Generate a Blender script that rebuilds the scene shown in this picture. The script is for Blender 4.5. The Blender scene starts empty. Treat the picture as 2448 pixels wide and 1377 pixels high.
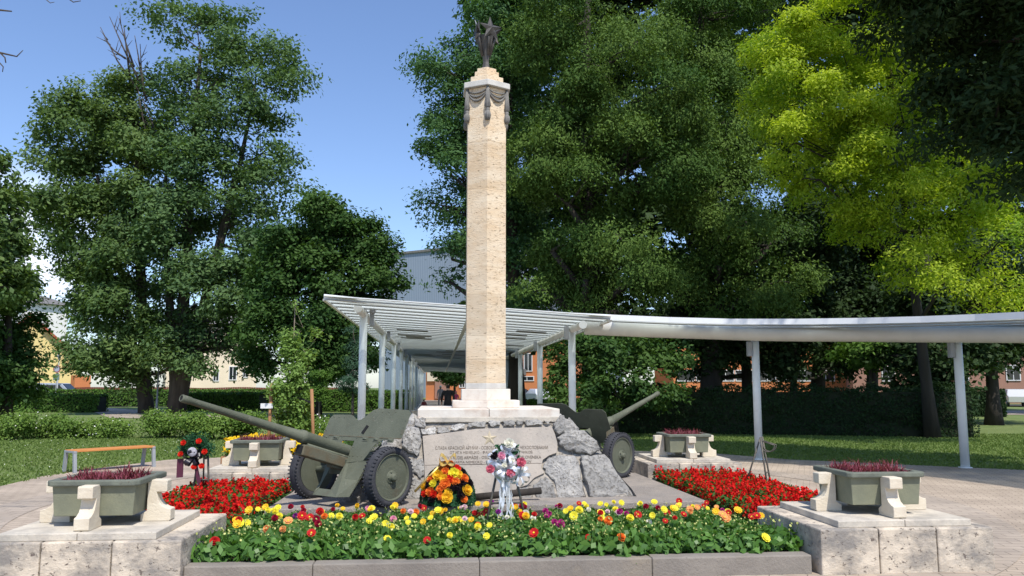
import bpy, bmesh, math, random
import numpy as np
from mathutils import Vector, Matrix, noise
R = math.radians
scene = bpy.context.scene
col = scene.collection
# ---------------------------------------------------------------- camera, sky, sun, exposure
F, TH, EYE = 1950.0, math.atan(236.5/1950.0), 1.65      # focal length in photo pixels, upward pitch, eye height
cam_d = bpy.data.cameras.new('camera'); cam_d.lens = F/2448*36; cam_d.sensor_width = 36
cam_d.clip_start = .1; cam_d.clip_end = 2500
cam = bpy.data.objects.new('camera', cam_d); col.objects.link(cam)
cam.location = (0, 0, EYE); cam.rotation_euler = (math.pi/2+TH, 0, 0); scene.camera = cam
SUN_AZ, SUN_EL = R(22), R(57)       # azimuth to the right of straight behind the camera
to_sun = Vector((math.sin(SUN_AZ)*math.cos(SUN_EL), -math.cos(SUN_AZ)*math.cos(SUN_EL), math.sin(SUN_EL)))
sd = bpy.data.lights.new('sun', 'SUN'); sd.energy = 4.3; sd.angle = R(.53); sd.color = (1, .95, .87)
so = bpy.data.objects.new('sun', sd); col.objects.link(so)
so.rotation_euler = (-to_sun).to_track_quat('-Z', 'Y').to_euler(); so.location = (5, -10, 30)
w = bpy.data.worlds.new('World'); scene.world = w; w.use_nodes = True
N, Lk = w.node_tree.nodes, w.node_tree.links
bg = N['Background']; bg.inputs[1].default_value = .128
sky = N.new('ShaderNodeTexSky'); sky.sky_type = 'NISHITA'; sky.sun_disc = False
sky.sun_elevation = SUN_EL; sky.sun_rotation = math.atan2(to_sun.x, to_sun.y)
sky.air_density = 1.0; sky.dust_density = .6; sky.ozone_density = 2.6
# small cumulus low in the north-west: a patch of cloud in the sky itself
tc = N.new('ShaderNodeTexCoord'); nz = N.new('ShaderNodeTexNoise'); nz.inputs['Scale'].default_value = 9; nz.inputs['Detail'].default_value = 8
Lk.new(tc.outputs['Generated'], nz.inputs['Vector'])
dt = N.new('ShaderNodeVectorMath'); dt.operation = 'DOT_PRODUCT'
cd = Vector((-.61, 1, .175)).normalized(); dt.inputs[1].default_value = cd
Lk.new(tc.outputs['Generated'], dt.inputs[0])
mr = N.new('ShaderNodeMapRange'); mr.inputs[1].default_value = .9955; mr.inputs[2].default_value = .9998
Lk.new(dt.outputs['Value'], mr.inputs[0])
mm = N.new('ShaderNodeMath'); mm.operation = 'MULTIPLY'; Lk.new(mr.outputs[0], mm.inputs[0])
cr = N.new('ShaderNodeValToRGB'); cr.color_ramp.elements[0].position = .42; cr.color_ramp.elements[1].position = .62
Lk.new(nz.outputs[0], cr.inputs[0]); Lk.new(cr.outputs[0], mm.inputs[1])
mx = N.new('ShaderNodeMixRGB'); Lk.new(mm.outputs[0], mx.inputs[0]); mx.inputs[2].default_value = (9.5, 10, 11, 1)
hs = N.new('ShaderNodeMixRGB'); hs.blend_type = 'MULTIPLY'; hs.inputs[0].default_value = 1; hs.inputs[2].default_value = (1.13, 1.18, 1.33, 1)
Lk.new(sky.outputs[0], hs.inputs[1]); Lk.new(hs.outputs[0], mx.inputs[1]); Lk.new(mx.outputs[0], bg.inputs[0])
scene.view_settings.view_transform = 'Standard'; scene.view_settings.look = 'None'
scene.view_settings.exposure = .22; scene.view_settings.gamma = 1
scene.cycles.max_bounces = 6; scene.cycles.transparent_max_bounces = 12
scene.cycles.diffuse_bounces = 3; scene.cycles.glossy_bounces = 2

# ---------------------------------------------------------------- helpers
cT, sT = math.cos(TH), math.sin(TH)
def ray(px, py):
    u = (px-1224)/F; v = (688.5-py)/F; k = cT-v*sT
    return u/k, (sT+v*cT)/k
def at(px, py, d):
    a, b = ray(px, py); return Vector((a*d, d, EYE+b*d))
def gr(px, py, z=0.):
    a, b = ray(px, py); d = (z-EYE)/b; return Vector((a*d, d, z))
MO = Vector((-.40, 12.3, 0)); MA = math.atan(.089)          # the memorial: its centre and how far it is turned
MM = Matrix.Translation(MO) @ Matrix.Rotation(MA, 4, 'Z')
def L(x, y, z=0.): return MM @ Vector((x, y, z))
def toL(p): return MM.inverted() @ Vector(p)

def link(o, parent=None):
    col.objects.link(o)
    if parent: o.parent = parent
    return o
def tag(o, label=None, cat=None, group=None, kind=None):
    if label: o['label'] = label
    if cat: o['category'] = cat
    if group: o['group'] = group
    if kind: o['kind'] = kind
    return o
def empty(name, loc=(0, 0, 0), rz=0., label=None, cat=None, group=None, kind=None):
    o = bpy.data.objects.new(name, None); o.location = loc; o.rotation_euler = (0, 0, rz); link(o)
    return tag(o, label, cat, group, kind)
def copy_tree(o, parent=None):
    c = o.copy(); col.objects.link(c); c.parent = parent
    for k in KIDS.get(o.name, []): copy_tree(k, c)
    return c
KIDS = {}
class MB:
    """collects shapes into one mesh"""
    def __init__(s): s.v = []; s.f = []; s.sm = []; s.mi = []
    def add(s, vs, fs, smooth=False, mi=0, M=None):
        n = len(s.v)
        s.v += [tuple(M @ Vector(p)) if M else tuple(p) for p in vs]
        s.f += [[i+n for i in f] for f in fs]; s.sm += [smooth]*len(fs); s.mi += [mi]*len(fs)
        return s
    def box(s, c, d, M=None, mi=0, top=1., rz=0.):
        x, y, z = [k/2 for k in d]; vs = []
        for k, t in ((-z, 1.), (z, top)):
            vs += [(-x*t, -y*t, k), (x*t, -y*t, k), (x*t, y*t, k), (-x*t, y*t, k)]
        T = Matrix.Translation(c) @ Matrix.Rotation(rz, 4, 'Z')
        if M: T = M @ T
        return s.add(vs, [(3, 2, 1, 0), (4, 5, 6, 7), (0, 1, 5, 4), (1, 2, 6, 5), (2, 3, 7, 6), (3, 0, 4, 7)], False, mi, T)
    def tube(s, pts, r, n=12, caps=True, smooth=True, mi=0, M=None):
        pts = [Vector(p) for p in pts]; rs = r if isinstance(r, (list, tuple)) else [r]*len(pts)
        vs = []; fs = []; up = Vector((0, 0, 1)); prev = None
        for i, p in enumerate(pts):
            t = (pts[min(i+1, len(pts)-1)]-pts[max(i-1, 0)]).normalized()
            a = prev if prev is not None else (up if abs(t.z) < .9 else Vector((1, 0, 0)))
            a = (a-t*a.dot(t)).normalized(); prev = a; b = t.cross(a)
            for k in range(n):
                q = 2*math.pi*k/n; vs.append(p+(a*math.cos(q)+b*math.sin(q))*rs[i])
        for i in range(len(pts)-1):
            for k in range(n):
                k2 = (k+1) % n; fs.append((i*n+k, i*n+k2, (i+1)*n+k2, (i+1)*n+k))
        s.add(vs, fs, smooth, mi, M)
        if caps:
            m = len(s.v)-len(vs)
            s.f += [[m+k for k in range(n)][::-1], [m+(len(pts)-1)*n+k for k in range(n)]]; s.sm += [False]*2; s.mi += [mi]*2
        return s
    def lathe(s, prof, n=32, M=None, mi=0, smooth=True, a0=0.):
        """profile of (radius, height) turned about Z"""
        vs = []; fs = []
        for r, z in prof:
            for k in range(n):
                q = a0+2*math.pi*k/n; vs.append((r*math.cos(q), r*math.sin(q), z))
        for i in range(len(prof)-1):
            for k in range(n):
                k2 = (k+1) % n; fs.append((i*n+k, i*n+k2, (i+1)*n+k2, (i+1)*n+k))
        fs2 = [list(range(n))[::-1], [(len(prof)-1)*n+k for k in range(n)]]
        s.add(vs, fs, smooth, mi, M); m = len(s.v)-len(vs)
        for f in fs2: s.f.append([m+i for i in f]); s.sm.append(False); s.mi.append(mi)
        return s
    def prism(s, poly, z0, z1, M=None, mi=0, k=1.):
        n = len(poly); vs = [(x, y, z0) for x, y in poly]+[(x*k, y*k, z1) for x, y in poly]
        fs = [list(range(n))[::-1], [n+i for i in range(n)]]+[(i, (i+1) % n, n+(i+1) % n, n+i) for i in range(n)]
        return s.add(vs, fs, False, mi, M)
    def ball(s, c, r, sub=2, M=None, mi=0, smooth=True, jit=0.):
        bm = bmesh.new(); bmesh.ops.create_icosphere(bm, subdivisions=sub, radius=1)
        rr = r if isinstance(r, (list, tuple)) else (r, r, r)
        vs = []
        for v in bm.verts:
            q = 1+(random.uniform(-jit, jit) if jit else 0)
            vs.append((c[0]+v.co.x*rr[0]*q, c[1]+v.co.y*rr[1]*q, c[2]+v.co.z*rr[2]*q))
        fs = [[v.index for v in f.verts] for f in bm.faces]; bm.free()
        return s.add(vs, fs, smooth, mi, M)
    def build(s, name, mats, parent=None, bevel=0., seg=2, fix=True):
        me = bpy.data.meshes.new(name); me.from_pydata(s.v, [], s.f)
        me.polygons.foreach_set('use_smooth', s.sm); me.polygons.foreach_set('material_index', s.mi)
        for m in (mats if isinstance(mats, (list, tuple)) else [mats]): me.materials.append(m)
        if fix:
            bm = bmesh.new(); bm.from_mesh(me); bmesh.ops.recalc_face_normals(bm, faces=bm.faces); bm.to_mesh(me); bm.free()
        o = bpy.data.objects.new(name, me); link(o, parent)
        if parent: KIDS.setdefault(parent.name, []).append(o)
        if bevel:
            b = o.modifiers.new('bevel', 'BEVEL'); b.width = bevel; b.segments = seg; b.limit_method = 'ANGLE'; b.angle_limit = R(40)
        return o

def hexagon(r, a0=-90): return [(r*math.cos(R(a0+60*k)), r*math.sin(R(a0+60*k))) for k in range(6)]

# ---------------------------------------------------------------- materials
def nodes(name):
    m = bpy.data.materials.new(name); m.use_nodes = True
    return m, m.node_tree.nodes, m.node_tree.links, m.node_tree.nodes['Principled BSDF']
def ramp(n, stops):
    c = n.new('ShaderNodeValToRGB'); e = c.color_ramp.elements
    while len(e) < len(stops): e.new(.5)
    for k, (p, v) in enumerate(stops):
        e[k].position = p; e[k].color = (v, v, v, 1) if isinstance(v, (int, float)) else (*v, 1)
    return c
def mat(name, c1, c2=None, sc=4., rough=.8, bump=.0, bs=30., stretch=(1, 1, 1), c3=None, sc3=60., th3=(.6, .7), stain=None, st_sc=1.2, st_th=(.5, .75), met=0., spec=.3, world=False, tint=0.):
    """base colour of two mixed tones, fine specks c3, larger stains, bump"""
    m, n, l, b = nodes(name)
    b.inputs['Roughness'].default_value = rough; b.inputs['Metallic'].default_value = met
    b.inputs['Specular IOR Level'].default_value = spec
    t = n.new('ShaderNodeTexCoord'); mp = n.new('ShaderNodeMapping'); mp.inputs['Scale'].default_value = stretch
    if world:
        g = n.new('ShaderNodeNewGeometry'); l.new(g.outputs['Position'], mp.inputs[0])
    else: l.new(t.outputs['Object'], mp.inputs[0])
    def noise_(s, det=6., ro=.6):
        x = n.new('ShaderNodeTexNoise'); x.inputs['Scale'].default_value = s; x.inputs['Detail'].default_value = det
        x.inputs['Roughness'].default_value = ro; l.new(mp.outputs[0], x.inputs['Vector']); return x
    c2 = c2 or tuple(k*.85 for k in c1)
    a = noise_(sc); cr = ramp(n, [(.35, c1), (.65, c2)]); l.new(a.outputs[0], cr.inputs[0]); out = cr.outputs[0]
    def mix(fac, colr):
        nonlocal out
        x = n.new('ShaderNodeMixRGB'); l.new(fac, x.inputs[0]); l.new(out, x.inputs[1]); x.inputs[2].default_value = (*colr, 1); out = x.outputs[0]
    if stain:
        q = noise_(st_sc, 8, .7); r_ = ramp(n, [(st_th[0], 0), (st_th[1], .85)]); l.new(q.outputs[0], r_.inputs[0]); mix(r_.outputs[0], stain)
    h = None
    if c3:
        q = noise_(sc3, 4, .7); r_ = ramp(n, [(th3[0], 0), (th3[1], 1)]); l.new(q.outputs[0], r_.inputs[0]); mix(r_.outputs[0], c3); h = r_
    if tint:
        at_ = n.new('ShaderNodeAttribute'); at_.attribute_name = 'tint'
        x = n.new('ShaderNodeMixRGB'); x.blend_type = 'MULTIPLY'; x.inputs[0].default_value = tint
        l.new(out, x.inputs[1]); l.new(at_.outputs['Color'], x.inputs[2]); out = x.outputs[0]
    l.new(out, b.inputs['Base Color'])
    if bump:
        q = noise_(bs, 8, .65); bp = n.new('ShaderNodeBump'); bp.inputs['Strength'].default_value = bump; bp.inputs['Distance'].default_value = .02
        if h:
            x = n.new('ShaderNodeMath'); x.operation = 'SUBTRACT'; l.new(q.outputs[0], x.inputs[0]); l.new(h.outputs[0], x.inputs[1]); l.new(x.outputs[0], bp.inputs['Height'])
        else: l.new(q.outputs[0], bp.inputs['Height'])
        l.new(bp.outputs[0], b.inputs['Normal'])
    return m
def leafmat(name, c, c2, trans=.35, rough=.6, spec=.14, tm=(1.25, 1.3, .5)):
    """leaf: two hues picked by the per-leaf attribute, diffuse + translucent, slight sheen"""
    m, n, l, b = nodes(name)
    a = n.new('ShaderNodeAttribute'); a.attribute_name = 'tint'
    cr = ramp(n, [(0, c), (1, c2)]); l.new(a.outputs['Fac'], cr.inputs[0])
    l.new(cr.outputs[0], b.inputs['Base Color']); b.inputs['Roughness'].default_value = rough; b.inputs['Specular IOR Level'].default_value = spec
    t = n.new('ShaderNodeBsdfTranslucent'); g = n.new('ShaderNodeMixRGB'); g.blend_type = 'MULTIPLY'; g.inputs[0].default_value = 1
    g.inputs[2].default_value = (*tm, 1); l.new(cr.outputs[0], g.inputs[1]); l.new(g.outputs[0], t.inputs[0])
    mx = n.new('ShaderNodeMixShader'); mx.inputs[0].default_value = trans
    l.new(b.outputs[0], mx.inputs[1]); l.new(t.outputs[0], mx.inputs[2]); l.new(mx.outputs[0], n['Material Output'].inputs[0])
    return m
def plain(name, c, rough=.6, met=0., spec=.4): 
    m, n, l, b = nodes(name); b.inputs['Base Color'].default_value = (*c, 1); b.inputs['Roughness'].default_value = rough
    b.inputs['Metallic'].default_value = met; b.inputs['Specular IOR Level'].default_value = spec; return m

T = {}
T['obelisk'] = mat('yellow_travertine', (.70, .53, .345), (.79, .66, .485), 2.2, .8, .6, 26, (1, 1, 3.), c3=(.36, .26, .16), sc3=17, th3=(.59, .66), stain=(.54, .43, .31), st_sc=1.6, st_th=(.54, .85), tint=1.)
T['cream'] = mat('cream_travertine', (.70, .63, .50), (.60, .52, .40), 5, .8, .35, 30, (1, 1, 2), c3=(.25, .2, .14), sc3=34, th3=(.66, .72))
T['block'] = mat('stained_travertine', (.66, .57, .45), (.52, .44, .34), 4, .9, .6, 22, (1, 1, 1.3), c3=(.16, .13, .11), sc3=20, th3=(.61, .67), stain=(.19, .18, .17), st_sc=2.1, st_th=(.45, .62))
T['tier'] = mat('tier_travertine', (.62, .56, .46), (.48, .43, .36), 4, .9, .4, 26, c3=(.2, .17, .14), sc3=30, th3=(.66, .72), stain=(.25, .24, .22), st_sc=2.2, st_th=(.48, .72))
T['marble'] = mat('white_stone', (.73, .68, .60), (.66, .58, .49), 3, .7, .25, 24, stain=(.45, .29, .2), st_sc=2.9, st_th=(.5, .8))
T['capstone'] = mat('grey_cap_stone', (.62, .60, .55), (.5, .48, .44), 6, .8, .3, 30)
T['aggregate'] = mat('pebbled_concrete', (.42, .36, .30), (.30, .27, .24), 3, .95, .8, 60, c3=(.62, .56, .5), sc3=70, th3=(.55, .62), stain=(.2, .18, .16), st_sc=1.2, st_th=(.5, .8))
T['kerb'] = mat('kerb_stone', (.265, .235, .2), (.19, .17, .148), 3, .9, .5, 40, c3=(.12, .1, .09), sc3=26, th3=(.68, .74), stain=(.36, .3, .22), st_sc=1.5, st_th=(.56, .8))
T['rock'] = mat('grey_rock', (.41, .39, .355), (.28, .27, .255), 9, .95, 1., 34, c3=(.5, .45, .37), sc3=26, th3=(.55, .72), stain=(.22, .21, .195), st_sc=3.5, st_th=(.52, .75), tint=1.)
T['mortar'] = mat('mortar', (.42, .375, .315), (.31, .28, .24), 6, .95, 1., 18, c3=(.2, .18, .16), sc3=12, th3=(.56, .7))
T['plaque'] = mat('plaque_stone', (.43, .375, .315), (.36, .32, .275), 2.5, .85, .4, 30, c3=(.28, .25, .22), sc3=30, th3=(.6, .72), stain=(.26, .235, .21), st_sc=2.4, st_th=(.48, .8))
T['letters'] = plain('faded_letter_paint', (.11, .085, .065), .8)
T['brass'] = plain('pale_gilt', (.46, .39, .27), .6, .1)
T['bronze'] = mat('weathered_bronze', (.10, .092, .082), (.06, .056, .052), 12, .55, .3, 40, met=.25, spec=.5)
T['drape'] = mat('grey_bronze', (.22, .21, .19), (.15, .145, .135), 10, .6, .3, 40)
T['gun'] = mat('olive_paint', (.128, .136, .096), (.102, .11, .077), 5, .62, .35, 60, c3=(.19, .185, .14), sc3=14, th3=(.6, .75), stain=(.12, .085, .055), st_sc=5, st_th=(.6, .8), spec=.3)
T['rust'] = mat('rusty_olive', (.128, .132, .095), (.125, .095, .055), 5, .8, .3, 40)
T['tyre'] = mat('old_tyre', (.035, .036, .042), (.06, .06, .066), 9, .85, .5, 60, c3=(.2, .19, .17), sc3=9, th3=(.68, .75))
T['hollow'] = plain('hollow_shade', (.01, .01, .01), .9)  # near-black colour painted in for the shade inside bore and openings
T['trough'] = mat('grey_green_trough', (.225, .23, .155), (.18, .187, .13), 6, .7, .2, 60)
T['rim'] = mat('trough_rim', (.165, .18, .14), (.12, .13, .105), 9, .7, .25, 60)
T['soil'] = mat('soil', (.045, .032, .022), (.025, .018, .013), 9, 1, 1., 20)
T['bark'] = mat('bark', (.10, .085, .07), (.05, .042, .036), 3, .95, 1., 9, (1, 1, .25))
T['darkbark'] = mat('dark_bark', (.055, .046, .038), (.03, .026, .022), 3, .95, 1., 9, (1, 1, .25))
T['birchbark'] = mat('pale_bark', (.30, .25, .19), (.14, .11, .08), 12, .9, .6, 30)
T['stake'] = mat('stake_wood', (.38, .2, .09), (.27, .14, .07), 6, .8, .3, 30, (1, 1, .2))
T['bench'] = mat('bench_wood', (.62, .27, .085), (.5, .2, .06), 5, .5, .2, 20, (.3, 3, 1))
T['steel'] = mat('painted_steel', (.32, .34, .36), (.27, .29, .31), 6, .5, .1, 20)
T['post'] = mat('pale_post_paint', (.72, .75, .74), (.66, .69, .68), 4, .4, .05, 20, stain=(.45, .46, .44), st_sc=5, st_th=(.6, .85), spec=.5)
T['beam'] = mat('cream_beam_paint', (.62, .62, .57), (.56, .56, .52), 3, .4, .05, 20, spec=.5)
T['white'] = mat('white_fascia', (.80, .82, .82), (.74, .76, .77), 3, .45, .05, 20, stain=(.55, .56, .55), st_sc=2.4, st_th=(.58, .85))
T['panelgrey'] = mat('grey_panel', (.2, .19, .17), (.15, .145, .13), 3, .7)
T['standmetal'] = mat('brown_grey_metal', (.15, .14, .11), (.10, .09, .08), 14, .6, .2, 40, met=.3)
T['glass'] = plain('window_glass', (.02, .025, .03), .08, 0, .6)
T['wframe'] = plain('window_white', (.7, .7, .7), .5)
def translucent_roof():
    m, n, l, b = nodes('frosted_roof_panel')
    b.inputs['Base Color'].default_value = (.80, .84, .83, 1); b.inputs['Roughness'].default_value = .35
    t = n.new('ShaderNodeBsdfTranslucent'); t.inputs[0].default_value = (.95, .97, .94, 1)
    tr = n.new('ShaderNodeBsdfTransparent'); tr.inputs[0].default_value = (.9, .94, .93, 1)
    a = n.new('ShaderNodeMixShader'); a.inputs[0].default_value = .72; l.new(b.outputs[0], a.inputs[1]); l.new(t.outputs[0], a.inputs[2])
    c = n.new('ShaderNodeMixShader'); c.inputs[0].default_value = .44; l.new(a.outputs[0], c.inputs[1]); l.new(tr.outputs[0], c.inputs[2])
    l.new(c.outputs[0], n['Material Output'].inputs[0]); return m
T['roofpanel'] = translucent_roof()
def lawn_mat():
    m = mat('lawn', (.12, .175, .05), (.18, .225, .075), 1.2, .95, .9, 60, c3=(.17, .2, .06), sc3=24, th3=(.58, .72), world=True)
    return m
T['lawn'] = lawn_mat()
def paver_mat(name, rot, bw, bh, c1, c2, mortar):
    m, n, l, b = nodes(name); b.inputs['Roughness'].default_value = .9; b.inputs['Specular IOR Level'].default_value = .2
    g = n.new('ShaderNodeNewGeometry'); mp = n.new('ShaderNodeMapping'); mp.inputs['Rotation'].default_value = (0, 0, rot); l.new(g.outputs['Position'], mp.inputs[0])
    br = n.new('ShaderNodeTexBrick'); br.inputs['Scale'].default_value = 1; br.inputs['Brick Width'].default_value = bw; br.inputs['Row Height'].default_value = bh
    br.inputs['Mortar Size'].default_value = .006; br.inputs['Mortar Smooth'].default_value = .3; br.inputs['Bias'].default_value = 0
    br.inputs['Color1'].default_value = (*c1, 1); br.inputs['Color2'].default_value = (*c2, 1); br.inputs['Mortar'].default_value = (*mortar, 1)
    l.new(mp.outputs[0], br.inputs['Vector'])
    nz = n.new('ShaderNodeTexNoise'); nz.inputs['Scale'].default_value = 1.1; nz.inputs['Detail'].default_value = 8; l.new(g.outputs['Position'], nz.inputs['Vector'])
    cr = ramp(n, [(.3, .74), (.7, 1.12)]); l.new(nz.outputs[0], cr.inputs[0])
    x = n.new('ShaderNodeMixRGB'); x.blend_type = 'MULTIPLY'; x.inputs[0].default_value = 1; l.new(br.outputs[0], x.inputs[1]); l.new(cr.outputs[0], x.inputs[2])
    l.new(x.outputs[0], b.inputs['Base Color'])
    nf = n.new('ShaderNodeTexNoise'); nf.inputs['Scale'].default_value = 80; l.new(g.outputs['Position'], nf.inputs['Vector'])
    ad = n.new('ShaderNodeMath'); ad.operation = 'MULTIPLY_ADD'; ad.inputs[1].default_value = .25; l.new(nf.outputs[0], ad.inputs[0])
    iv = n.new('ShaderNodeMath'); iv.operation = 'SUBTRACT'; iv.inputs[0].default_value = 1; l.new(br.outputs['Fac'], iv.inputs[1]); l.new(iv.outputs[0], ad.inputs[2])
    bp = n.new('ShaderNodeBump'); bp.inputs['Strength'].default_value = .5; bp.inputs['Distance'].default_value = .01; l.new(ad.outputs[0], bp.inputs['Height']); l.new(bp.outputs[0], b.inputs['Normal'])
    return m
T['paver'] = paver_mat('clay_pavers', .35, .21, .105, (.47, .385, .30), (.41, .335, .26), (.24, .2, .16))
T['band'] = paver_mat('grey_pavers', .1, .3, .15, (.42, .35, .28), (.38, .32, .26), (.2, .17, .14))

# ---------------------------------------------------------------- foliage
def raw_quads(name, V, tint, material, parent=None, tris=False):
    """V: (n, k, 3) corner positions of n faces with k corners; tint per face"""
    n, k = V.shape[:2]
    me = bpy.data.meshes.new(name); me.vertices.add(n*k); me.loops.add(n*k); me.polygons.add(n)
    me.vertices.foreach_set('co', V.reshape(-1).astype(np.float32))
    me.loops.foreach_set('vertex_index', np.arange(n*k, dtype=np.int32))
    me.polygons.foreach_set('loop_start', np.arange(0, n*k, k, dtype=np.int32))
    at_ = me.attributes.new('tint', 'FLOAT', 'POINT'); at_.data.foreach_set('value', np.repeat(tint, k).astype(np.float32))
    me.update(calc_edges=True); me.materials.append(material)
    o = bpy.data.objects.new(name, me); link(o, parent)
    if parent: KIDS.setdefault(parent.name, []).append(o)
    return o
def nrm(a): return a/np.maximum(np.linalg.norm(a, axis=-1, keepdims=True), 1e-9)
def leaf_quads(rng, P, Nn, ln, wd, droop=.3):
    """kite shaped leaves at P, facing Nn"""
    n = len(P); t = rng.normal(size=(n, 3)); t[:, 2] -= droop; t = nrm(t-Nn*(t*Nn).sum(1, keepdims=True)); s = np.cross(Nn, t)
    l = ln*rng.uniform(.5, 1.5, (n, 1)); w_ = wd*rng.uniform(.6, 1.4, (n, 1))
    return np.stack([P-t*l*.5, P+s*w_*.5-t*l*.05, P+t*l*.5, P-s*w_*.5-t*l*.05], 1)
def foliage(rng, blobs, n_leaf, ln, wd, lobe_r, clus_r, droop=.3, hang=0., per=26, updir=.6, flat=.62):
    """blobs -> lobes -> clusters -> leaves. blobs: (centre, radii, weight)"""
    wt = np.array([b[2]*(b[1][0]*b[1][1]*b[1][2])**(2/3) for b in blobs]); wt = wt/wt.sum()
    ncl = max(1, n_leaf//per); allP = []; allN = []; allT = []; lobes = []
    for b, q in zip(blobs, wt):
        c = np.array(b[0]); r = np.array(b[1]); k = max(1, int(ncl*q))
        nl = max(3, int(1.1*(r[0]*r[1]*r[2])**(2/3)/(lobe_r**2)*2.2))
        d = nrm(rng.normal(size=(nl, 3))); rad = rng.uniform(.35, 1.02, (nl, 1))**.6
        lc = c+d*r*rad*(1-.35*lobe_r/max(r.max(), .01)); lt = rng.uniform(0, 1, nl); lobes.append(lc)
        li = rng.integers(0, nl, k); lr = lobe_r*rng.uniform(.6, 1.3, (nl, 1))
        cd = nrm(rng.normal(size=(k, 3))); cd[:, 2] = np.abs(cd[:, 2])*.9-.25
        out = nrm(d[li]*.5+cd*.9)
        cc = lc[li]+nrm(cd+d[li]*.35)*lr[li]*np.array([1, 1, flat])*rng.uniform(.55, 1.05, (k, 1))
        P = np.repeat(cc, per, 0)+np.clip(rng.normal(size=(k*per, 3)), -1.7, 1.7)*np.array([clus_r, clus_r, clus_r*.8])*np.repeat(rng.uniform(.6, 1.5, (k, 1)), per, 0)
        if hang: P[:, 2] -= np.abs(rng.normal(size=k*per))*hang
        Nn = nrm(np.repeat(out, per, 0)*.55+np.array([0, 0, updir])+rng.normal(size=P.shape)*.42)
        allP.append(P); allN.append(Nn); allT.append(np.repeat(lt[li]*.6+rng.uniform(0, .4, k), per)+rng.uniform(-.12, .12, k*per))
    P = np.concatenate(allP); return leaf_quads(rng, P, np.concatenate(allN), ln, wd, droop), np.clip(np.concatenate(allT), 0, 1), lobes
def tree(name, label, cat, base, trunk_r, top, blobs, n, ln, wd, lm, bark='bark', lobe=1.2, clus=.35, seed=1, group=None, hang=0., droop=.3, limbs=5, per=26, updir=.5, forks=None, bow=.4, flat=.85, extra=None):
    """blobs: (px, py, rx px, ry px, depth, depth radius[, weight]) read off the photo and given their own distances"""
    rng = np.random.default_rng(seed); rnd = random.Random(seed)
    base = Vector(base); root = empty(name, base, 0, label, cat, group)
    bl = []
    for b in blobs:
        c = at(b[0], b[1], b[4]); k = b[4]/F*1.0
        bl.append((np.array(c-base), np.array((b[2]*k, b[5], b[3]*k)), b[6] if len(b) > 6 else 1.))
    V, t, lobes = foliage(rng, bl, n, ln, wd, lobe, clus, droop, hang, per, updir, flat)
    m = MB(); tops = forks or [top]; anchors = []
    for q, tp in enumerate(tops):
        tp = Vector(tp)-base; pts = []; rs = []
        k = 9
        for i in range(k):
            f_ = i/(k-1); p = tp*f_; off = bow*math.sin(f_*3.1)*f_
            pts.append(p+Vector((off*math.sin(q*2.3+seed), off*math.cos(q*1.7+seed), 0))); r_ = trunk_r*(1-f_*.8)*(1 if q == 0 else .8)
            rs.append(r_*(1.35 if i == 0 else 1))
        m.tube(pts, rs, 10); anchors += list(zip(pts[2:], rs[2:]))
    for (c, r_, _), lc in zip(bl, lobes):
        idx = rnd.sample(range(len(lc)), min(limbs, len(lc)))
        cands = [a for a in anchors if a[0].z < c[2]+r_[2]*.2] or anchors[:1]
        a, ar = min(cands, key=lambda a: (Vector(c)-a[0]).length+abs(a[0].z-(c[2]-r_[2]*.7))*.3)
        mid = (a+Vector(c))/2+Vector((rnd.uniform(-.3, .3), rnd.uniform(-.3, .3), -.25))
        m.tube([a, mid, Vector(c)], [ar*.55, ar*.42, ar*.25], 7)
        for i in idx:
            e = Vector(lc[i]); mm_ = (Vector(c)+e)/2+Vector((rnd.uniform(-.2, .2), rnd.uniform(-.2, .2), .1))
            m.tube([Vector(c)*.6+a*.4 if rnd.random() < .5 else Vector(c), mm_, e], [ar*.22, ar*.14, ar*.05], 5)
    if extra: extra(m, base)
    m.build('trunk', T[bark], root, fix=False)
    raw_quads('crown', V, t, lm, root)
    return root
def hedge(name, label, cat, pts, w_, h, n, ln, lm, seed=1, group=None, rough=.12, z0=0., core=True):
    """clipped hedge: leaves over the top and sides of a long box that follows pts"""
    rng = np.random.default_rng(seed); P = []; Nn = []
    pts = [np.array(p[:2], float) for p in pts]; seg = [np.linalg.norm(b-a) for a, b in zip(pts, pts[1:])]; tot = sum(seg)
    o0 = Vector((pts[0][0], pts[0][1], 0)); root = empty(name, o0, 0, label, cat, group)
    m = MB(); per = 2*h+w_
    for a, b, s in zip(pts, pts[1:], seg):
        k = int(n*s/tot); d = (b-a)/s; nn = np.array([-d[1], d[0]])
        u = rng.uniform(-.02, 1.02, k)*s; v = rng.uniform(0, per, k)
        side = np.where(v < h, -1, np.where(v > h+w_, 1, 0))
        off = np.where(side == 0, v-h-w_/2, side*w_/2); z = np.where(side == -1, v, np.where(side == 1, per-v, h))
        bulge = np.array([noise.noise(Vector((float(x)*1.1, float(y)*1.3, float(q)*1.7+seed))) for x, y, q in zip(u, off, z)])*rough
        off = off+side*bulge+rng.normal(size=k)*.04; z = z+(side == 0)*bulge*1.2+rng.normal(size=k)*.03
        xy = a+np.outer(u, d)+np.outer(off, nn)
        P.append(np.column_stack([xy, z+z0])); Nn.append(np.column_stack([np.outer(side, nn), (side == 0)*1.])+np.array([0, 0, .35]))
        ang = math.atan2(d[1], d[0]); mid = (a+b)/2
        m.box((mid[0]-o0.x, mid[1]-o0.y, z0+h*.46), (s+.01, w_*.86, h*.9), rz=ang)
    P = np.concatenate(P); Nn = nrm(np.concatenate(Nn)+rng.normal(size=P.shape)*.6)
    V = leaf_quads(rng, P-np.array(o0), Nn, ln, ln*.6)
    if core: m.build('branches', T['hedgecore'], root, fix=False)
    raw_quads('foliage', V, np.clip(rng.uniform(0, 1, len(P)), 0, 1), lm, root)
    return root
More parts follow.
